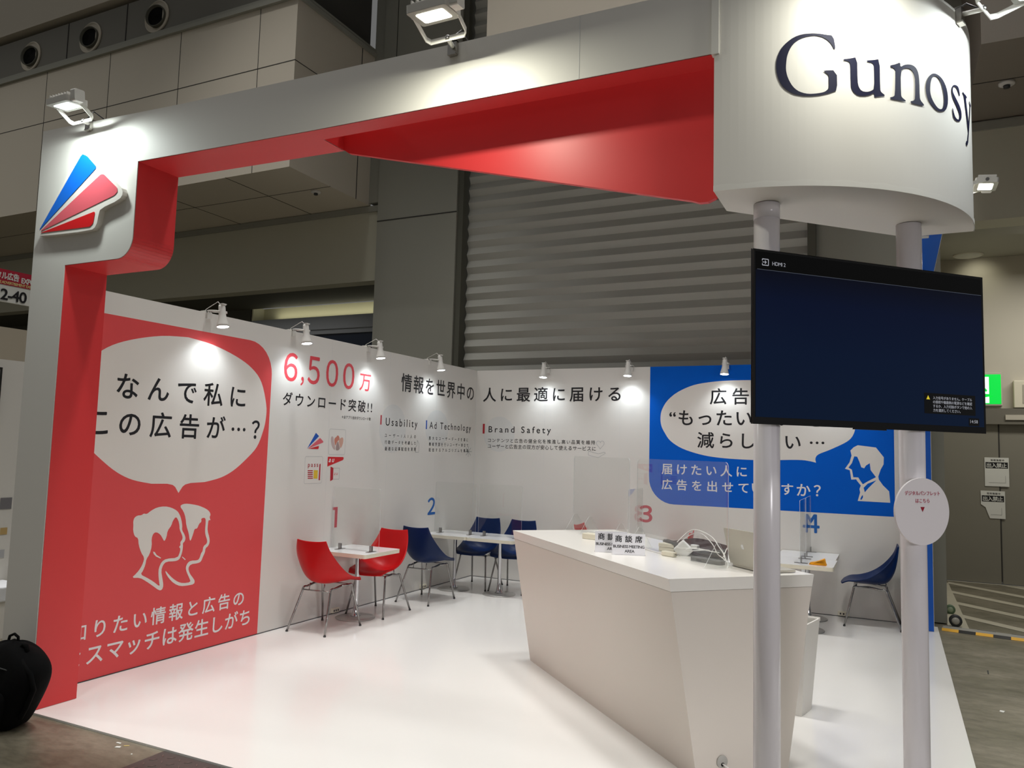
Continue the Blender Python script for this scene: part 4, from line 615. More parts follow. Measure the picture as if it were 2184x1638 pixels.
# ================================================================== furniture
def bez(p0, p1, p2, n=6): return [tuple((1 - t) ** 2 * a + 2 * t * (1 - t) * c + t * t * e for a, c, e in zip(p0, p1, p2)) for t in [i / n for i in range(n + 1)]]
def interp(keys, t):
    """Catmull-Rom through evenly spaced keys"""
    n = len(keys) - 1; x = t * n; i = min(int(x), n - 1); f = x - i
    P = [Vector(keys[max(0, min(n, i + k))]) for k in (-1, 0, 1, 2)]
    return 0.5 * ((2 * P[1]) + (-P[0] + P[2]) * f + (2 * P[0] - 5 * P[1] + 4 * P[2] - P[3]) * f * f + (-P[0] + 3 * P[1] - 3 * P[2] + P[3]) * f ** 3)
def make_chair(label, mat, group):
    t = thing('shell_chair', label, 'chair', (0, 0, 0), 0, group)
    # chair faces +y; centre line of the shell and its raised side edge, from seat front to back top
    C = [(0, .262, .405), (0, .20, .428), (0, .08, .418), (0, -.06, .412), (0, -.165, .440), (0, -.225, .535), (0, -.255, .66), (0, -.272, .800)]
    E = [(.190, .245, .415), (.222, .185, .446), (.236, .09, .462), (.240, -.01, .500), (.232, -.10, .562), (.212, -.175, .640), (.184, -.232, .725), (.158, -.262, .812)]
    bm = bmesh.new(); NU, NV = 16, 28; g = []
    for i in range(NV + 1):
        c = interp(C, i / NV); e = interp(E, i / NV); row = []
        for k in range(NU + 1):
            u = -1 + 2 * k / NU; a = abs(u); w = a ** 2.2
            row.append(bm.verts.new((e.x * u, c.y + (e.y - c.y) * w, c.z + (e.z - c.z) * w)))
        g.append(row)
    for i in range(NV):
        for k in range(NU):
            f = bm.faces.new((g[i][k], g[i][k + 1], g[i + 1][k + 1], g[i + 1][k])); f.smooth = True
    bmesh.ops.recalc_face_normals(bm, faces=bm.faces)
    me = bpy.data.meshes.new('shell'); bm.to_mesh(me); bm.free(); me.materials.append(mat)
    o = bpy.data.objects.new('shell', me); COL.objects.link(o); o.parent = t
    md = o.modifiers.new('thick', 'SOLIDIFY'); md.thickness = .011; md.offset = 0
    md = o.modifiers.new('bevel', 'BEVEL'); md.width = .003; md.segments = 2; md.limit_method = 'ANGLE'; md.angle_limit = math.radians(50)
    for sx in (-1, 1):
        f0 = Vector((sx * .215, .225, .006)); f1 = Vector((sx * .165, .135, .385)); f2 = Vector((sx * .15, .0, .392))
        MB().tube([tuple(f0), tuple(f0.lerp(f1, .5)), tuple(f0.lerp(f1, .92))] + bez(tuple(f0.lerp(f1, .94)), tuple(f1 + Vector((0, .012, .016))), tuple(f1.lerp(f2, .3)), 5) + [tuple(f2)], .0098, 10).build('leg', CHAIRLEG, t)
        r0 = Vector((sx * .206, -.285, .006)); r1 = Vector((sx * .150, -.155, .368)); r2 = Vector((sx * .15, -.0, .392))
        MB().tube([tuple(r0), tuple(r0.lerp(r1, .5)), tuple(r0.lerp(r1, .92))] + bez(tuple(r0.lerp(r1, .94)), tuple(r1 + Vector((0, -.008, .02))), tuple(r1.lerp(r2, .3)), 5) + [tuple(r2)], .0098, 10).build('leg', CHAIRLEG, t)
    MB().tube([(-.152, -.165, .356), (.152, -.165, .356)], .006, 8).tube([(-.08, -.163, .356), (-.08, -.150, .418)], .005, 6).tube([(.08, -.163, .356), (.08, -.150, .418)], .005, 6).build('rear_crossbar', CHAIRLEG, t)
    MB().tube([(-.16, .118, .389), (.16, .118, .389)], .006, 8).build('front_crossbar', CHAIRLEG, t)
    for sx in (-1, 1):
        for (y0, z0) in ((.225, 0), (-.285, 0)): MB().lathe([(.011, 0), (.0118, .0), (.0118, .012), (.010, .014)], Matrix.Translation((sx * (.2155 if y0 > 0 else .2065), y0, z0)), 10).build('foot_cap', DARKG, t)
    return t
GR, GB = 'red shell chairs', 'navy shell chairs'
c1 = make_chair('red shell chair nearest the camera, seen from behind at table one', REDC, GR); c1.location = (.335, -3.315, 0); c1.rotation_euler = (0, 0, .03)
dup(c1, (.345, -2.545, 0), PI + .04, 'red shell chair behind the first small table, facing the camera', GR)
dup(c1, (1.90, -.36, 0), -PI / 2, 'red shell chair behind the left end of the white counter, backrest tip showing', GR)
dup(c1, (2.72, -.42, 0), PI / 2 + .1, 'red shell chair behind the cables on the white counter, backrest tip showing', GR)
c2 = make_chair('navy shell chair seen from behind at the left wall, below the number 2', NAVYC, GB); c2.location = (.39, -1.695, 0); c2.rotation_euler = (0, 0, -.02)
dup(c2, (.455, -.665, 0), PI + .05, 'navy shell chair facing the camera in the back corner, left of two', GB)
dup(c2, (.935, -.66, 0), PI + .02, 'navy shell chair facing the camera in the back corner, right of two', GB)
dup(c2, (4.755, -.285, 0), PI / 2, 'navy shell chair seen from the side by the right hand pole', GB)
def make_table(label, group):
    t = thing('bistro_table', label, 'table', (0, 0, 0), 0, group)
    MB().prism(rounded(-.298, .298, -.288, .288, .025), fZ, .614, .650, 1).build('table_top', [TOPW, CREAM], t, bevel=.004)
    MB().lathe([(.030, .012), (.03, .02), (.022, .10), (.021, .14), (.021, .606), (.026, .61)], None, 24).build('pedestal', CHROME, t)
    MB().lathe([(.05, .018), (.038, .03), (.030, .06), (.0235, .11), (.022, .125)], None, 24).build('flared_collar', CHROME, t)
    MB().lathe([(.188, .001), (.19, .006), (.185, .011), (.06, .018), (.0, .02)], None, 48).build('base_disc', M('disc_steel', (186, 184, 180), .3, .55), t)
    MB().box(-.09, .09, -.09, .09, .608, .614).build('mounting_plate', DARKG, t)
    return t
GT = 'small pedestal tables'
t1 = make_table('small white pedestal table against the left wall between two red chairs', GT); t1.location = (.295, -2.83, 0)
T_ = [dup(t1, (.300, -.955, 0), 0, 'small white pedestal table at the left wall in the back corner', GT), dup(t1, (.900, -.955, 0), 0, 'small white pedestal table joined to the corner table, nearer the counter', GT),
      dup(t1, (2.31, -.31, 0), PI / 2, 'small white pedestal table at the back wall hidden behind the counter', GT),
      dup(t1, (4.175, -.305, 0), PI / 2, 'small white pedestal table against the back wall below the number 4', GT), dup(t1, (4.19, -.905, 0), PI / 2, 'small white pedestal table holding the folded orange cloth', GT)]
GP = 'clear table partitions'
def partition(label, loc, rz, w=.56, h=.60, clips=(-.18, .19)):
    t = thing('table_partition', label, 'partition', loc, rz, GP)
    MB().prism(rounded(-w / 2, w / 2, .008, h, .02, which=(0, 0, 1, 1)), fX, -.0025, .0025, 1).build('acrylic_sheet', [ACR, ACRE], t)
    for x in clips:
        k = MB().box(x - .017, x + .017, -.007, -.003, .001, .055).box(x - .017, x + .017, .003, .007, .001, .055).build('clip', STEEL, t)
        MB().box(x - .02, x + .02, -.06, .06, .0, .003).build('clip_foot', STEEL, k)
    return t
partition('clear acrylic partition on the table between the two red chairs', (.31, -2.905, .6505), 0)
partition('clear acrylic partition on the corner table below the number 2', (.30, -.975, .6505), 0, clips=(-.20, .21))
partition('clear acrylic partition on the table between the corner and the counter', (.89, -.965, .6505), 0, clips=(-.20, .21))
partition('clear acrylic partition standing behind the counter below the number 3', (2.31, -.31, .6505), PI / 2)
partition('clear acrylic partition at the back wall below the number 4', (4.178, -.27, .6505), PI / 2, w=.52, clips=(-.21, .235))
partition('clear acrylic partition seen edge on behind the orange cloth', (4.18, -.86, .6505), PI / 2, w=.54, clips=(-.17, .19))
# folded cloth
t = thing('folded_cloth', 'folded orange cloth lying on the white table under number 4', 'cloth', (4.33, -1.045, .651), 0)
b = MB(); b.sm = True
pr = [(-.075, 0), (-.07, .012), (-.02, .026), (.03, .045), (.06, .062), (.066, .05), (.072, .02), (.08, 0)]
fo = lambda u, v, d: (u, d + .01 * math.sin(u * 60), v * (1 - .25 * (d * 12) ** 2))
L = [[b.bm.verts.new(fo(u, v, d)) for u, v in pr] for d in (-.05, -.03, -.01, .01, .03, .05)]
for A, B_ in zip(L, L[1:]):
    for i in range(len(pr) - 1): b.face([A[i], A[i + 1], B_[i + 1], B_[i]])
b.face(L[0]); b.face(list(reversed(L[-1])))
b.build('cloth_body', M('orange_cloth', (246, 166, 12), .8, bump=.5, nscale=30), t)
MB().box(-.06, .078, -.056, -.05, .001, .014).build('fold_edge', MATS['orange_cloth'], t, bevel=.003)
# outlets on the left wall
for i, (x, y, rz) in enumerate(((0, -2.79, 0), (0, -1.18, 0), (4.50, 0, -PI / 2))):
    t = thing('floor_outlet', ('cream power outlet low on the left wall under table one', 'cream power outlet low on the left wall behind the navy chair', 'cream power outlet low on the back wall under the table with the orange cloth')[i], 'power outlet', (x, y, .012), rz, 'low power outlets')
    MB().box(.001, .03, -.055, .055, 0, .045).build('body', CREAM, t, bevel=.004)
    for k in (-.03, 0, .03): MB().box(.0295, .031, k - .008, k + .008, .012, .03).build('socket', DARKG, t)
# ---------------------------------------------------------------- reception counter
ct = thing('reception_counter', 'long white reception counter with tapering base set diagonally', 'counter', (0, 0, 0))
tl, tb, tf, tr = (2.258, -3.444), (2.885, -2.817), (3.943, -5.081), (4.585, -4.435)
e1 = Vector((R2, R2, 0)); e2 = Vector((R2, -R2, 0))
def P3(a, off1, off2, z): v = Vector((*a, 0)) + e1 * off1 + e2 * off2; return (v.x, v.y, z)
b = MB()
T1 = [P3(tl, 0, 0, 1.02), P3(tf, 0, 0, 1.02), P3(tr, 0, 0, 1.02), P3(tb, 0, 0, 1.02)]
T0 = [P3(tl, .012, 0, .955), P3(tf, .012, 0, .955), P3(tr, -.012, 0, .955), P3(tb, -.012, 0, .955)]
va = [b.bm.verts.new(q) for q in T1]; vb = [b.bm.verts.new(q) for q in T0]
b.face(va); b.face(vb[::-1])
for i in range(4): b.face([va[i], va[(i + 1) % 4], vb[(i + 1) % 4], vb[i]])
b.build('worktop', COUNTW, ct)
b = MB(); in_ = .175
U1 = [P3(tl, .0135, .001, .953), P3(tf, .0135, -.001, .953), P3(tr, -.0135, -.001, .953), P3(tb, -.0135, .001, .953)]
U0 = [P3(tl, in_, .0, 0), P3(tf, in_, 0, 0), P3(tr, -in_, 0, 0), P3(tb, -in_, 0, 0)]
va = [b.bm.verts.new(q) for q in U1]; vb = [b.bm.verts.new(q) for q in U0]
b.face(va); b.face(vb[::-1])
for i in range(4): b.face([va[i], va[(i + 1) % 4], vb[(i + 1) % 4], vb[i]])
b.build('tapered_base', M('counter_side', (222, 214, 204), .4, noise=.015, nscale=1.5), ct)
A = Matrix.Translation((4.1715, -4.8545, .085)) @ Matrix((( R2, 0, R2, 0), (R2, 0, -R2, 0), (0, 1, 0, 0), (0, 0, 0, 1)))
MB().lathe([(.032, .0), (.032, .004), (.028, .007), (0, .007)], A, 28).build('cable_grommet', M('grommet_grey', (176, 174, 168), .5), ct)
MB().lathe([(.010, .0075), (.0, .0075)], A @ Matrix.Translation((.0, -.012, 0)), 14).build('grommet_hole', BLKP, ct)
b = MB().tube(bez((4.176, -4.859, .075), (4.225, -4.895, .07), (4.275, -4.845, .005), 10) + [(4.35, -4.82, .005), (4.5, -5.0, .005), (4.6, -5.6, .005)], .004, 8)
tag(b.build('white_cable', M('cable_white', (232, 230, 226), .4)), 'white cable running out of the counter grommet onto the floor', 'cable')
# acrylic shields on the counter
fA = lambda u, v, d: ((-.45 + u * 2 * R2) / 2 + d * R2, (-.45 - u * 2 * R2) / 2 + d * R2, v)
GS = 'acrylic shields on the counter'
for i, (u0, u1) in enumerate(((4.03, 5.01), (5.12, 6.19))):
    t = thing('acrylic_shield', ('tall clear acrylic shield on the far half of the counter', 'tall clear acrylic shield on the near half of the counter, before the laptop')[i], 'shield', (0, 0, 0), 0, GS)
    MB().prism(rounded(u0, u1, 1.026, 1.622, .03), fA, -.0025, .0025, 1).build('acrylic_sheet', [ACR, ACRE], t)
    for uf in ((u0 + .05, u0 + .33, u1 - .12) if i == 0 else (u0 + .05, u1 - .10)):
        b = MB(); zb = 1.0205
        ff = lambda u, v, d: fA(uf + d, v, u)
        b.prism([(-.10, zb), (.10, zb), (.085, zb + .01), (.012, zb + .135), (-.012, zb + .135), (-.085, zb + .01)], ff, -.0025, .0025, 1)
        b.build('triangular_foot', [ACR, ACRE], t)
# name plates
def plate(label, p0, p1):
    p0, p1 = Vector(p0), Vector(p1); d = (p1 - p0); L_ = d.length; t = thing('sign_block', label, 'sign', (*p0, 1.0205), math.atan2(d.y, d.x), 'business meeting signs on the counter')
    MB().box(0, L_, -.0, .006, 0, .133).build('paper_insert', M('sign_paper', (240, 240, 246), .25), t)
    MB().box(-.003, L_ + .003, .006, .05, 0, .003).build('acrylic_foot', ACR, t)
    fs_ = lambda u, v, d: (u, -d, v)
    text('商談席', (.018, L_ - .018, .078, .122), fs_, .0006, BLACK, t, .018); text('BUSINESS MEETING', (.006, L_ - .004, .044, .062), fs_, .0006, BLACK, t, .016); text('AREA', (L_ * .38, L_ * .68, .016, .034), fs_, .0006, BLACK, t, .016)
plate('white business meeting area sign in front, nearer the counter edge', (3.392, -4.352), (3.585, -4.285))
plate('white business meeting area sign half hidden behind the front one', (3.259, -4.300), (3.452, -4.235))
# small things on the counter
t = thing('power_adapter_box', 'cream adapter box lying behind the meeting signs', 'adapter', (2.915, -3.63, 1.0205), -.3); MB().box(0, .15, 0, .07, 0, .042).build('body', CREAM, t, bevel=.006); MB().tube(bez((.15, .035, .02), (.22, .06, .0), (.24, .16, .006), 6), .003, 6).build('cord', MATS['cable_white'], t); MB().box(.149, .153, .02, .045, .012, .03).build('socket', BLKP, t)
t = thing('cream_box', 'cream lidded box behind the white charger', 'box', (3.585, -3.97, 1.0205), -.2)
MB().box(0, .11, 0, .09, 0, .025).build('box_base', CREAM, t, bevel=.004); MB().box(-.002, .112, -.002, .092, .027, .052).build('box_lid', CREAM, t, bevel=.004)
t = thing('cloth_pouch', 'dark maroon pouch with grey rim lying open under the cables', 'pouch', (3.86, -3.93, 1.0205), math.radians(-38))
b = MB(); b.sm = True
for r_ in (0,):
    rings = []
    for (k, z) in ((1.0, 0), (1.04, .02), (1.0, .045), (.96, .05), (.8, .03), (.0, .022)):
        rings.append([b.bm.verts.new((.30 * k * math.copysign(abs(math.cos(a)) ** .7, math.cos(a)), .15 * k * math.copysign(abs(math.sin(a)) ** .8, math.sin(a)), z + .012 + .012 * math.cos(a * 3) * k * (z > 0))) for a in [i * 2 * PI / 36 for i in range(36)]])
    for A_, B_ in zip(rings, rings[1:]):
        for i in range(36): b.face([A_[i], A_[(i + 1) % 36], B_[(i + 1) % 36], B_[i]])
b.build('pouch_body', M('pouch_maroon', (40, 14, 18), .8, bump=.3, nscale=30), t)
MB().tube([(.305 * math.copysign(abs(math.cos(a)) ** .7, math.cos(a)), .153 * math.copysign(abs(math.sin(a)) ** .8, math.sin(a)), abs(.048 + .012 * math.cos(a * 3))) for a in [i * 2 * PI / 36 for i in range(36)]], .012, 8, closed=True).build('pouch_rim', DARKG, t)
t = thing('laptop_charger', 'white square laptop charger standing on its corner among cables', 'charger', (3.785, -4.115, 1.058), .4)
A = Matrix.Rotation(.75, 4, 'Y') @ Matrix.Rotation(.35, 4, 'X')
MB().box(-.045, .045, -.016, .016, -.045, .045, A).build('brick', M('charger_white', (238, 238, 236), .3), t, bevel=.008)
MB().box(-.02, .02, -.01, .01, -.066, -.045, A).build('plug', MATS['charger_white'], t)
t = thing('plug_adapter', 'cream plug adapter lying at the foot of the white charger', 'adapter', (3.715, -4.20, 1.0205), -.5); MB().box(-.05, .05, -.02, .02, 0, .03).build('body', CREAM, t, bevel=.006); MB().box(.05, .066, -.004, .004, .012, .018).build('prong', STEEL, t)
def cable(label, pts, r=.003, col='cable_white'):
    ks = [Vector(p) for p in pts]; n = 60; out = [tuple(interp(ks, i / n)) for i in range(n + 1)]
    tag(MB().tube(out, r, 8).build('white_cable', MATS[col]), label, 'cable', 'white cables on the counter')
cable('thick white cable arching high from the charger over the pouch', [(3.74, -4.10, 1.10), (3.80, -4.05, 1.165), (3.87, -4.10, 1.185), (3.97, -4.16, 1.155), (4.03, -4.22, 1.10), (4.06, -4.25, 1.07), (4.08, -4.29, 1.04), (4.10, -4.32, 1.027)], .0035)
cable('thin white cable arching just below the highest one', [(3.75, -4.11, 1.09), (3.82, -4.07, 1.15), (3.90, -4.12, 1.165), (3.98, -4.20, 1.12), (4.01, -4.22, 1.075), (4.03, -4.25, 1.06), (4.07, -4.3, 1.045), (4.09, -4.33, 1.027)], .0028)
cable('white cable coiled in flat loops on the pouch', [(3.80 + .085 * math.cos(a) + .012 * a, -4.11 - .05 * math.sin(a) - .012 * a, 1.075 + .004 * math.sin(a * 2)) for a in [i * PI / 4 for i in range(17)]], .0032)
cable('white cable looping beside the laptop hinge', [(4.06, -4.26, 1.05), (4.08, -4.20, 1.11), (4.13, -4.22, 1.125), (4.15, -4.27, 1.115), (4.10, -4.30, 1.07), (4.12, -4.34, 1.03), (4.15, -4.33, 1.027)], .003)
cable('long thin cable hanging along the counter top before the pouch', [(3.30, -3.80, 1.025), (3.45, -3.93, 1.025), (3.58, -4.06, 1.025), (3.66, -4.15, 1.025), (3.70, -4.19, 1.03)], .003)
t = thing('usb_plug', 'white plug block lying on the pouch between the cables', 'plug', (3.86, -4.13, 1.078), -.4); MB().box(-.025, .025, -.013, .013, 0, .018).build('body', MATS['charger_white'], t, bevel=.004); MB().box(.025, .038, -.008, .008, .005, .012).build('metal_tip', STEEL, t)
t = thing('grey_power_bar', 'dark grey bar with rounded ends lying in front of the pouch', 'power bank', (3.985, -4.335, 1.0205), math.atan2(-.144, .194) + .12); MB().prism(rounded(-.115, .115, -.035, .035, .02), fZ, 0, .022).build('body', M('bar_grey', (92, 92, 90), .45), t, bevel=.006); MB().box(-.06, -.02, -.0355, -.034, .008, .013).build('port', BLKP, t)
t = thing('white_dongle', 'white oval device lying beside the laptop corner', 'dongle', (4.105, -4.355, 1.0205), -.4); MB().prism(rounded(-.05, .05, -.025, .025, .022), fZ, 0, .018).build('body', MATS['charger_white'], t, bevel=.006); MB().box(.048, .056, -.01, .01, .005, .013).build('cable_port', STEEL, t)
# laptop, lid towards the camera
lp = thing('laptop', 'silver laptop open with its lid back towards the camera', 'laptop', (4.235, -4.475, 1.0205), -PI / 4)
MB().prism(rounded(-.155, .155, -.005, .212, .012), fZ, .003, .015).build('keyboard_base', M('laptop_silver', (196, 192, 180), .4, .25), lp, bevel=.002)
MB().box(-.135, .135, .025, .115, .0152, .0158).build('keyboard', BLKP, lp)
MB().box(-.055, .055, .125, .205, .0152, .0158).build('touchpad', MATS['laptop_silver'], lp)
for x in (-.13, .13):
    for y in (.02, .19): MB().lathe([(.008, 0), (.008, .003)], Matrix.Translation((x, y, 0)), 12).build('rubber_foot', BLKP, lp)
lt = math.radians(-13)
A = Matrix.Translation((0, 0, .012)) @ Matrix.Rotation(-lt, 4, 'X')
b = MB(); b.prism(rounded(-.155, .155, .004, .214, .012), lambda u, v, d: tuple(A @ Vector((u, d, v))), -.006, 0); lid = b.build('lid', MATS['laptop_silver'], lp, bevel=.0015)
b = MB(); b.flat([[(-.148, .012), (.148, .012), (.148, .206), (-.148, .206)]], lambda u, v, d: tuple(A @ Vector((u, d, v))), .0006); b.build('display', BLKP, lp)
fl2 = lambda u, v, d: tuple(A @ Vector((u, -.006 - d, v)))
ap = [(0, .155), (.008, .160), (.016, .158), (.020, .150), (.016, .143), (.017, .135), (.021, .129), (.016, .117), (.009, .112), (0, .115), (-.009, .112), (-.017, .118), (-.021, .130), (-.021, .145), (-.015, .157), (-.007, .160)]
LOGO = M('laptop_emblem', (226, 226, 226), .15, .2)
printed([(x * .62, .118 + (z - .135) * .62) for x, z in smoothpoly(ap, 1)], fl2, .0007, LOGO, lp, 'lid_emblem'); printed([(x * .62, .118 + (z - .135) * .62) for x, z in ((0, .163), (.004, .172), (.010, .175), (.008, .167))], fl2, .0007, LOGO, lp, 'lid_emblem')
# white bin behind the counter
t = thing('waste_bin', 'white open topped box standing behind the right end of the counter', 'bin', (4.36, -3.50, 0), math.radians(-12))
b = MB()
for (k, s_) in ((0, 1), (1, 1)): pass
o4 = lambda w, d_, z: [(-w, -d_, z), (w, -d_, z), (w, d_, z), (-w, d_, z)]
ra, rb_, rc, rd = o4(.10, .10, .001), o4(.145, .14, .59), o4(.135, .13, .59), o4(.092, .092, .012)
vv = [[b.bm.verts.new(q) for q in r] for r in (ra, rb_, rc, rd)]
for A_, B_ in zip(vv, vv[1:]):
    for i in range(4): b.face([A_[i], A_[(i + 1) % 4], B_[(i + 1) % 4], B_[i]])
b.face(vv[0][::-1]); b.face(vv[3]); b.build('box_body', WHITE, t)
MB().box(-.147, .147, .138, .146, .575, .597).build('rim_flap', WHITE, t)
# ---------------------------------------------------------------- clip lamps along the wall tops
GC = 'clip lamps along the wall tops'
def clip_lamp(label, loc, rz):
    """local: wall face is y=0 with the room at -y; wall top at z=0"""
    t = thing('clip_lamp', label, 'lamp', loc, rz, GC)
    tilt = Matrix.Translation((0, -.155, -.02)) @ Matrix.Rotation(math.radians(-8), 4, 'X')
    MB().lathe([(.022, .075), (.024, .075), (.027, .06), (.028, .0), (.032, -.03), (.046, -.085), (.050, -.105), (.046, -.105), (.040, -.098)], tilt, 28).build('lamp_head', SPOTW, t)
    MB().lathe([(.046, -.1035), (0, -.1035)], tilt, 24).build('lit_face', LEDC, t)
    MB().box(-.018, .018, -.172, -.138, .052, .062).box(-.022, .022, -.175, -.135, .058, .066).build('heat_sink', SPOTW, t)
    MB().tube([(.03, -.155, .0), (.036, -.11, .005), (.036, -.05, .01), (.02, -.012, .012)], .006, 8).tube([(-.03, -.155, .0), (-.036, -.11, .005), (-.036, -.05, .01), (-.02, -.012, .012)], .006, 8).build('bracket_arm', SPOTW, t)
    MB().lathe([(.010, -.008), (.010, .008)], Matrix.Translation((.036, -.155, 0)) @ Matrix.Rotation(PI / 2, 4, 'Y'), 12).build('tilt_knob', SPOTW, t)
    MB().box(-.022, .022, -.018, -.001, -.05, .018).box(-.022, .022, -.018, .066, .0015, .018).box(-.022, .022, .052, .066, -.03, .0015).build('clip_jaw', SPOTW, t)
    MB().tube([(0, -.135, .055), (0, -.10, .085), (0, -.04, .06), (0, .03, .03), (0, .075, -.05), (0, .075, -.4)], .0025, 6).build('power_cord', SPOTW, t)
    return t
LP = []
for i, y in enumerate((-4.568, -3.568, -2.417, -1.198)):
    clip_lamp('white clip lamp on the left wall, ' + ('nearest the entrance', 'second from the entrance above the red number', 'third from the entrance above the small paragraphs', 'closest to the back corner')[i], (0, y, 2.70), PI / 2)
    LP.append(((.170, y, 2.565), (.06, y, 1.9)))
for i, x in enumerate((1.041, 2.144, 3.284, 4.38)):
    clip_lamp('white clip lamp on the back wall, ' + ('closest to the corner', 'just left of the blue graphic', 'above the blue graphic left of the television', 'hidden behind the television')[i], (x, 0, 2.70), 0)
    LP.append(((x, -.170, 2.565), (x, -.06, 1.9)))
for p, q in LP: spot('clip_lamp_beam', p, q, 13.5, 118, .85, (.86, .94, 1.0), .045)
# ---------------------------------------------------------------- flood lamps on the fascia
GF = 'flood lamps on the fascia'
def flood(label, loc, rz, led, power, col, L=(0, -.26, -.02), Bo=(0, -.10, -.03), tilt=6):
    """local: fascia face is y=0 with the outside at -y; fascia top at z=0; L lamp centre, Bo yoke bar centre"""
    t = thing('flood_lamp', label, 'flood lamp', loc, rz, GF); L = Vector(L); Bo = Vector(Bo)
    A = Matrix.Translation(L) @ Matrix.Rotation(math.radians(tilt), 4, 'X'); Lx = L.x
    fa = lambda u, v, d: tuple(A @ Vector((u, v, d)))
    b = MB(); b.prism(rounded(-.098, .098, -.07, .07, .012), fa, .002, .036); hd = b.build('housing', SPOTW, t, bevel=.004)
    b = MB(); b.box(-.08, .08, -.055, .055, .036, .048, A)
    for k in range(7): b.box(-.078 + k * .026 - .003, -.078 + k * .026 + .003, -.055, .055, .048, .060, A)
    b.build('heat_sink', SPOTW, hd)
    MB().prism(rounded(-.098, .098, -.07, .07, .012), fa, .0005, .002).build('glass_rim', M('lamp_glass_grey', (150, 148, 140), .3), t)
    b = MB(); b.flat([rounded(-.068, .068, -.042, .044, .01)], fa, -.0008); b.build('lit_panel', led, t)
    b = MB(); b.prism(rounded(-.035, .035, -.03, .035, .010), lambda u, v, d: fa(.104 + d, v - .02, u + .035), 0, .04); b.build('sensor_box', SPOTW, t)
    sd = [A @ Vector((s_ * .104, .0, .02)) for s_ in (-1, 1)]; be = [Bo + Vector((s_ * .104, 0, 0)) for s_ in (-1, 1)]
    pts = [sd[0], be[0].lerp(sd[0], .14), be[0] + Vector((.016, 0, 0)), be[1] - Vector((.016, 0, 0)), be[1].lerp(sd[1], .14), sd[1]]
    b = MB(); nrm = (sd[0] - Bo).cross(Vector((1, 0, 0))).normalized()
    for p, q in zip(pts, pts[1:]):
        d_ = (q - p).normalized(); w = nrm * .013; n_ = d_.cross(w).normalized() * .0022; p = p - d_ * .002; q = q + d_ * .002
        vs = [b.bm.verts.new(x) for x in (p + w + n_, p - w + n_, q - w + n_, q + w + n_, p + w - n_, p - w - n_, q - w - n_, q + w - n_)]
        for f in ((0, 1, 2, 3), (4, 7, 6, 5), (0, 3, 7, 4), (1, 5, 6, 2), (0, 4, 5, 1), (3, 2, 6, 7)): b.face([vs[i] for i in f])
    b.build('yoke', SPOTW, t)
    for s_, p in zip((-1, 1), sd): MB().lathe([(.012, -.004), (.012, .004)], Matrix.Translation(p + Vector((s_ * .004, 0, 0))) @ Matrix.Rotation(PI / 2, 4, 'Y'), 12).build('side_bolt', STEEL, t)
    MB().lathe([(.011, -.006), (.011, .012), (.006, .016), (0, .016)], Matrix.Translation(Bo), 12).build('centre_bolt', STEEL, t)
    MB().tube([tuple(Bo), (0, -.010, -.018)], .010, 10).build('clamp_stem', SPOTW, t)
    MB().box(-.024, .024, -.022, -.002, -.058, .008).box(-.024, .024, -.022, .06, .002, .010).box(-.022, .022, -.026, -.002, -.062, -.054).build('clamp', ALU, t)
    MB().tube([tuple(Bo + Vector((.03, 0, .004))), (.05, -.02, .05), (.05, .05, .03), (.05, .12, -.05)], .004, 6).build('power_cord', BLKP, t)
    r = Matrix.Translation(loc) @ Matrix.Rotation(rz, 4, 'Z'); p = r @ (A @ Vector((0, 0, -.006))); q = r @ (A @ Vector((0, .0, -1)))
    o = area('flood_beam', p, .14, power, col, (0, 0, 0), .08); o.rotation_euler = (q - p).to_track_quat('-Z', 'Y').to_euler()
    return t
flood('white flood lamp above the logo block at the left end of the fascia', (.43, -LF, 3.662), 0, LEDC, 9, (.90, 1.0, .96), (.12, -.24, -.02), (.07, -.10, -.05))
flood('white flood lamp clamped over the middle of the front beam', (3.10, -LF, 3.606), 0, LEDW, 11, (1.0, 1.0, .84), (.135, -.40, -.10), (.085, -.20, -.09))
for i, (a, lab) in enumerate(((-58, 'white flood lamp on top of the rounded tower above the lettering'), (-22, 'white flood lamp at the right edge of the rounded tower top'))):
    a = math.radians(a); flood(lab, (TC[0] + TR * math.cos(a), TC[1] + TR * math.sin(a), 3.6), a + PI / 2, (LEDW, LEDC)[i], (8, 7)[i], ((1.0, 1.0, .88), (.92, 1, 1))[i])
flood('lit flood lamp far along the right fascia beyond the tower', (5.33, -2.9, 3.6), PI / 2, LEDW, 9, (1.0, 1.0, .9))
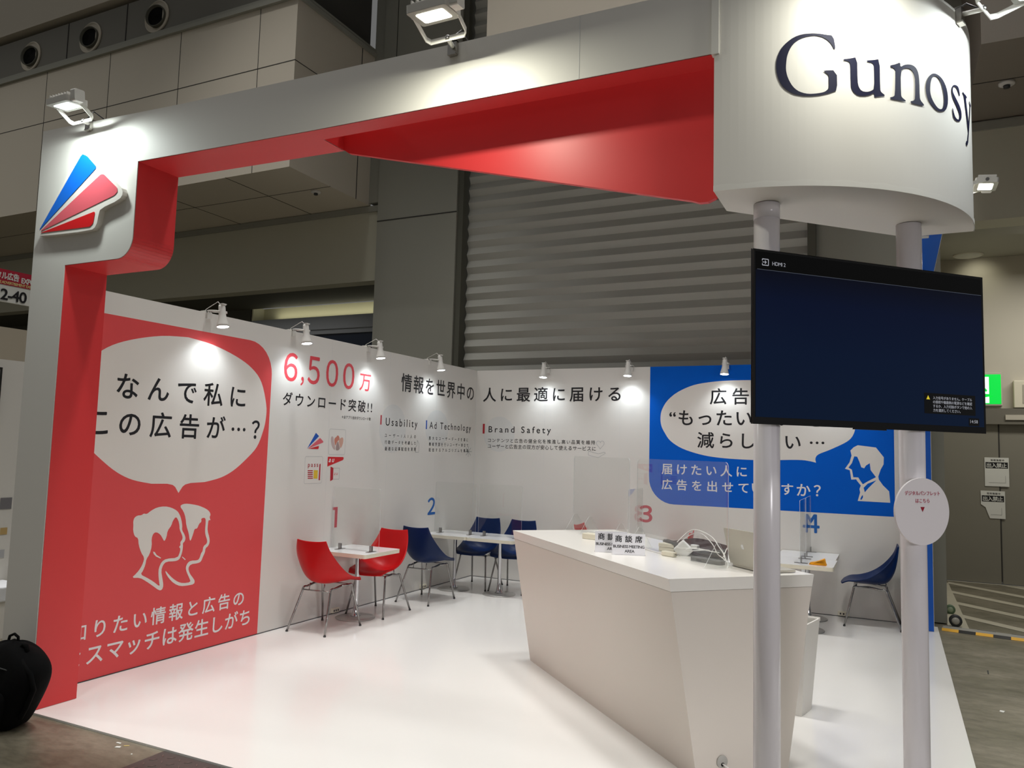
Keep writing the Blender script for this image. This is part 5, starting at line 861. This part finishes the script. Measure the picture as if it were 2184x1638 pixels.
# ---------------------------------------------------------------- backpack
bp = thing('backpack', 'black backpack leaning against the left pillar on the floor', 'backpack', (.33, -6.19, -.012), math.radians(8))
def blob(b, rings, n=28, pw=.75):
    b.sm = True; R = []
    for (cx, cy, cz, rx, ry) in rings:
        R.append([b.bm.verts.new((cx + rx * math.copysign(abs(math.cos(a)) ** pw, math.cos(a)), cy + ry * math.copysign(abs(math.sin(a)) ** pw, math.sin(a)), cz + .006 * math.sin(5 * a + cz * 20))) for a in [i * 2 * PI / n for i in range(n)]])
    for A_, B_ in zip(R, R[1:]):
        for i in range(n): b.face([A_[i], A_[(i + 1) % n], B_[(i + 1) % n], B_[i]])
    b.face(R[0][::-1]); b.face(R[-1]); return b
BAGM = M('black_nylon', (5, 5, 6), .85, bump=.4, nscale=14, spec=.15)
blob(MB(), [(-.02, 0, .0, .12, .09), (-.02, 0, .01, .155, .12), (-.01, 0, .08, .19, .135), (.02, .0, .18, .225, .135), (.055, .005, .29, .245, .125), (.06, .015, .37, .225, .11), (.04, .025, .43, .17, .09), (.02, .03, .47, .09, .055), (.02, .03, .478, .03, .02)]).build('bag_body', BAGM, bp)
blob(MB(), [(.0, -.11, .03, .08, .03), (.0, -.125, .05, .125, .05), (.01, -.135, .14, .15, .055), (.02, -.125, .22, .14, .05), (.02, -.11, .25, .09, .03)]).build('front_pocket', BAGM, bp)
MB().tube([(-.03, .03, .46), (-.02, .03, .50), (.015, .03, .515), (.045, .03, .50), (.05, .03, .46)], .008, 8).build('top_handle', BAGM, bp)
MB().tube([(.10, .0, .44), (.13, .0, .475), (.16, -.01, .47), (.17, -.01, .43)], .013, 8).build('strap_buckle', BAGM, bp)
MB().tube([(.18, -.05, .40), (.265, -.06, .33), (.285, -.05, .25), (.24, -.05, .15), (.19, -.04, .08)], .014, 8).build('shoulder_strap', BAGM, bp)
MB().tube([(.10, -.12, .16), (.115, -.14, .08), (.11, -.145, .02)], .004, 6).build('pull_cord', BAGM, bp)
MB().tube([(-.16, -.085, .30), (-.06, -.115, .355), (.06, -.11, .365), (.17, -.085, .34)], .004, 6).build('zip', DARKG, bp)
for o in bp.children:
    if o.name.split('.')[0] in ('bag_body', 'front_pocket'):
        md = o.modifiers.new('smooth', 'SUBSURF'); md.levels = 2; md.render_levels = 2
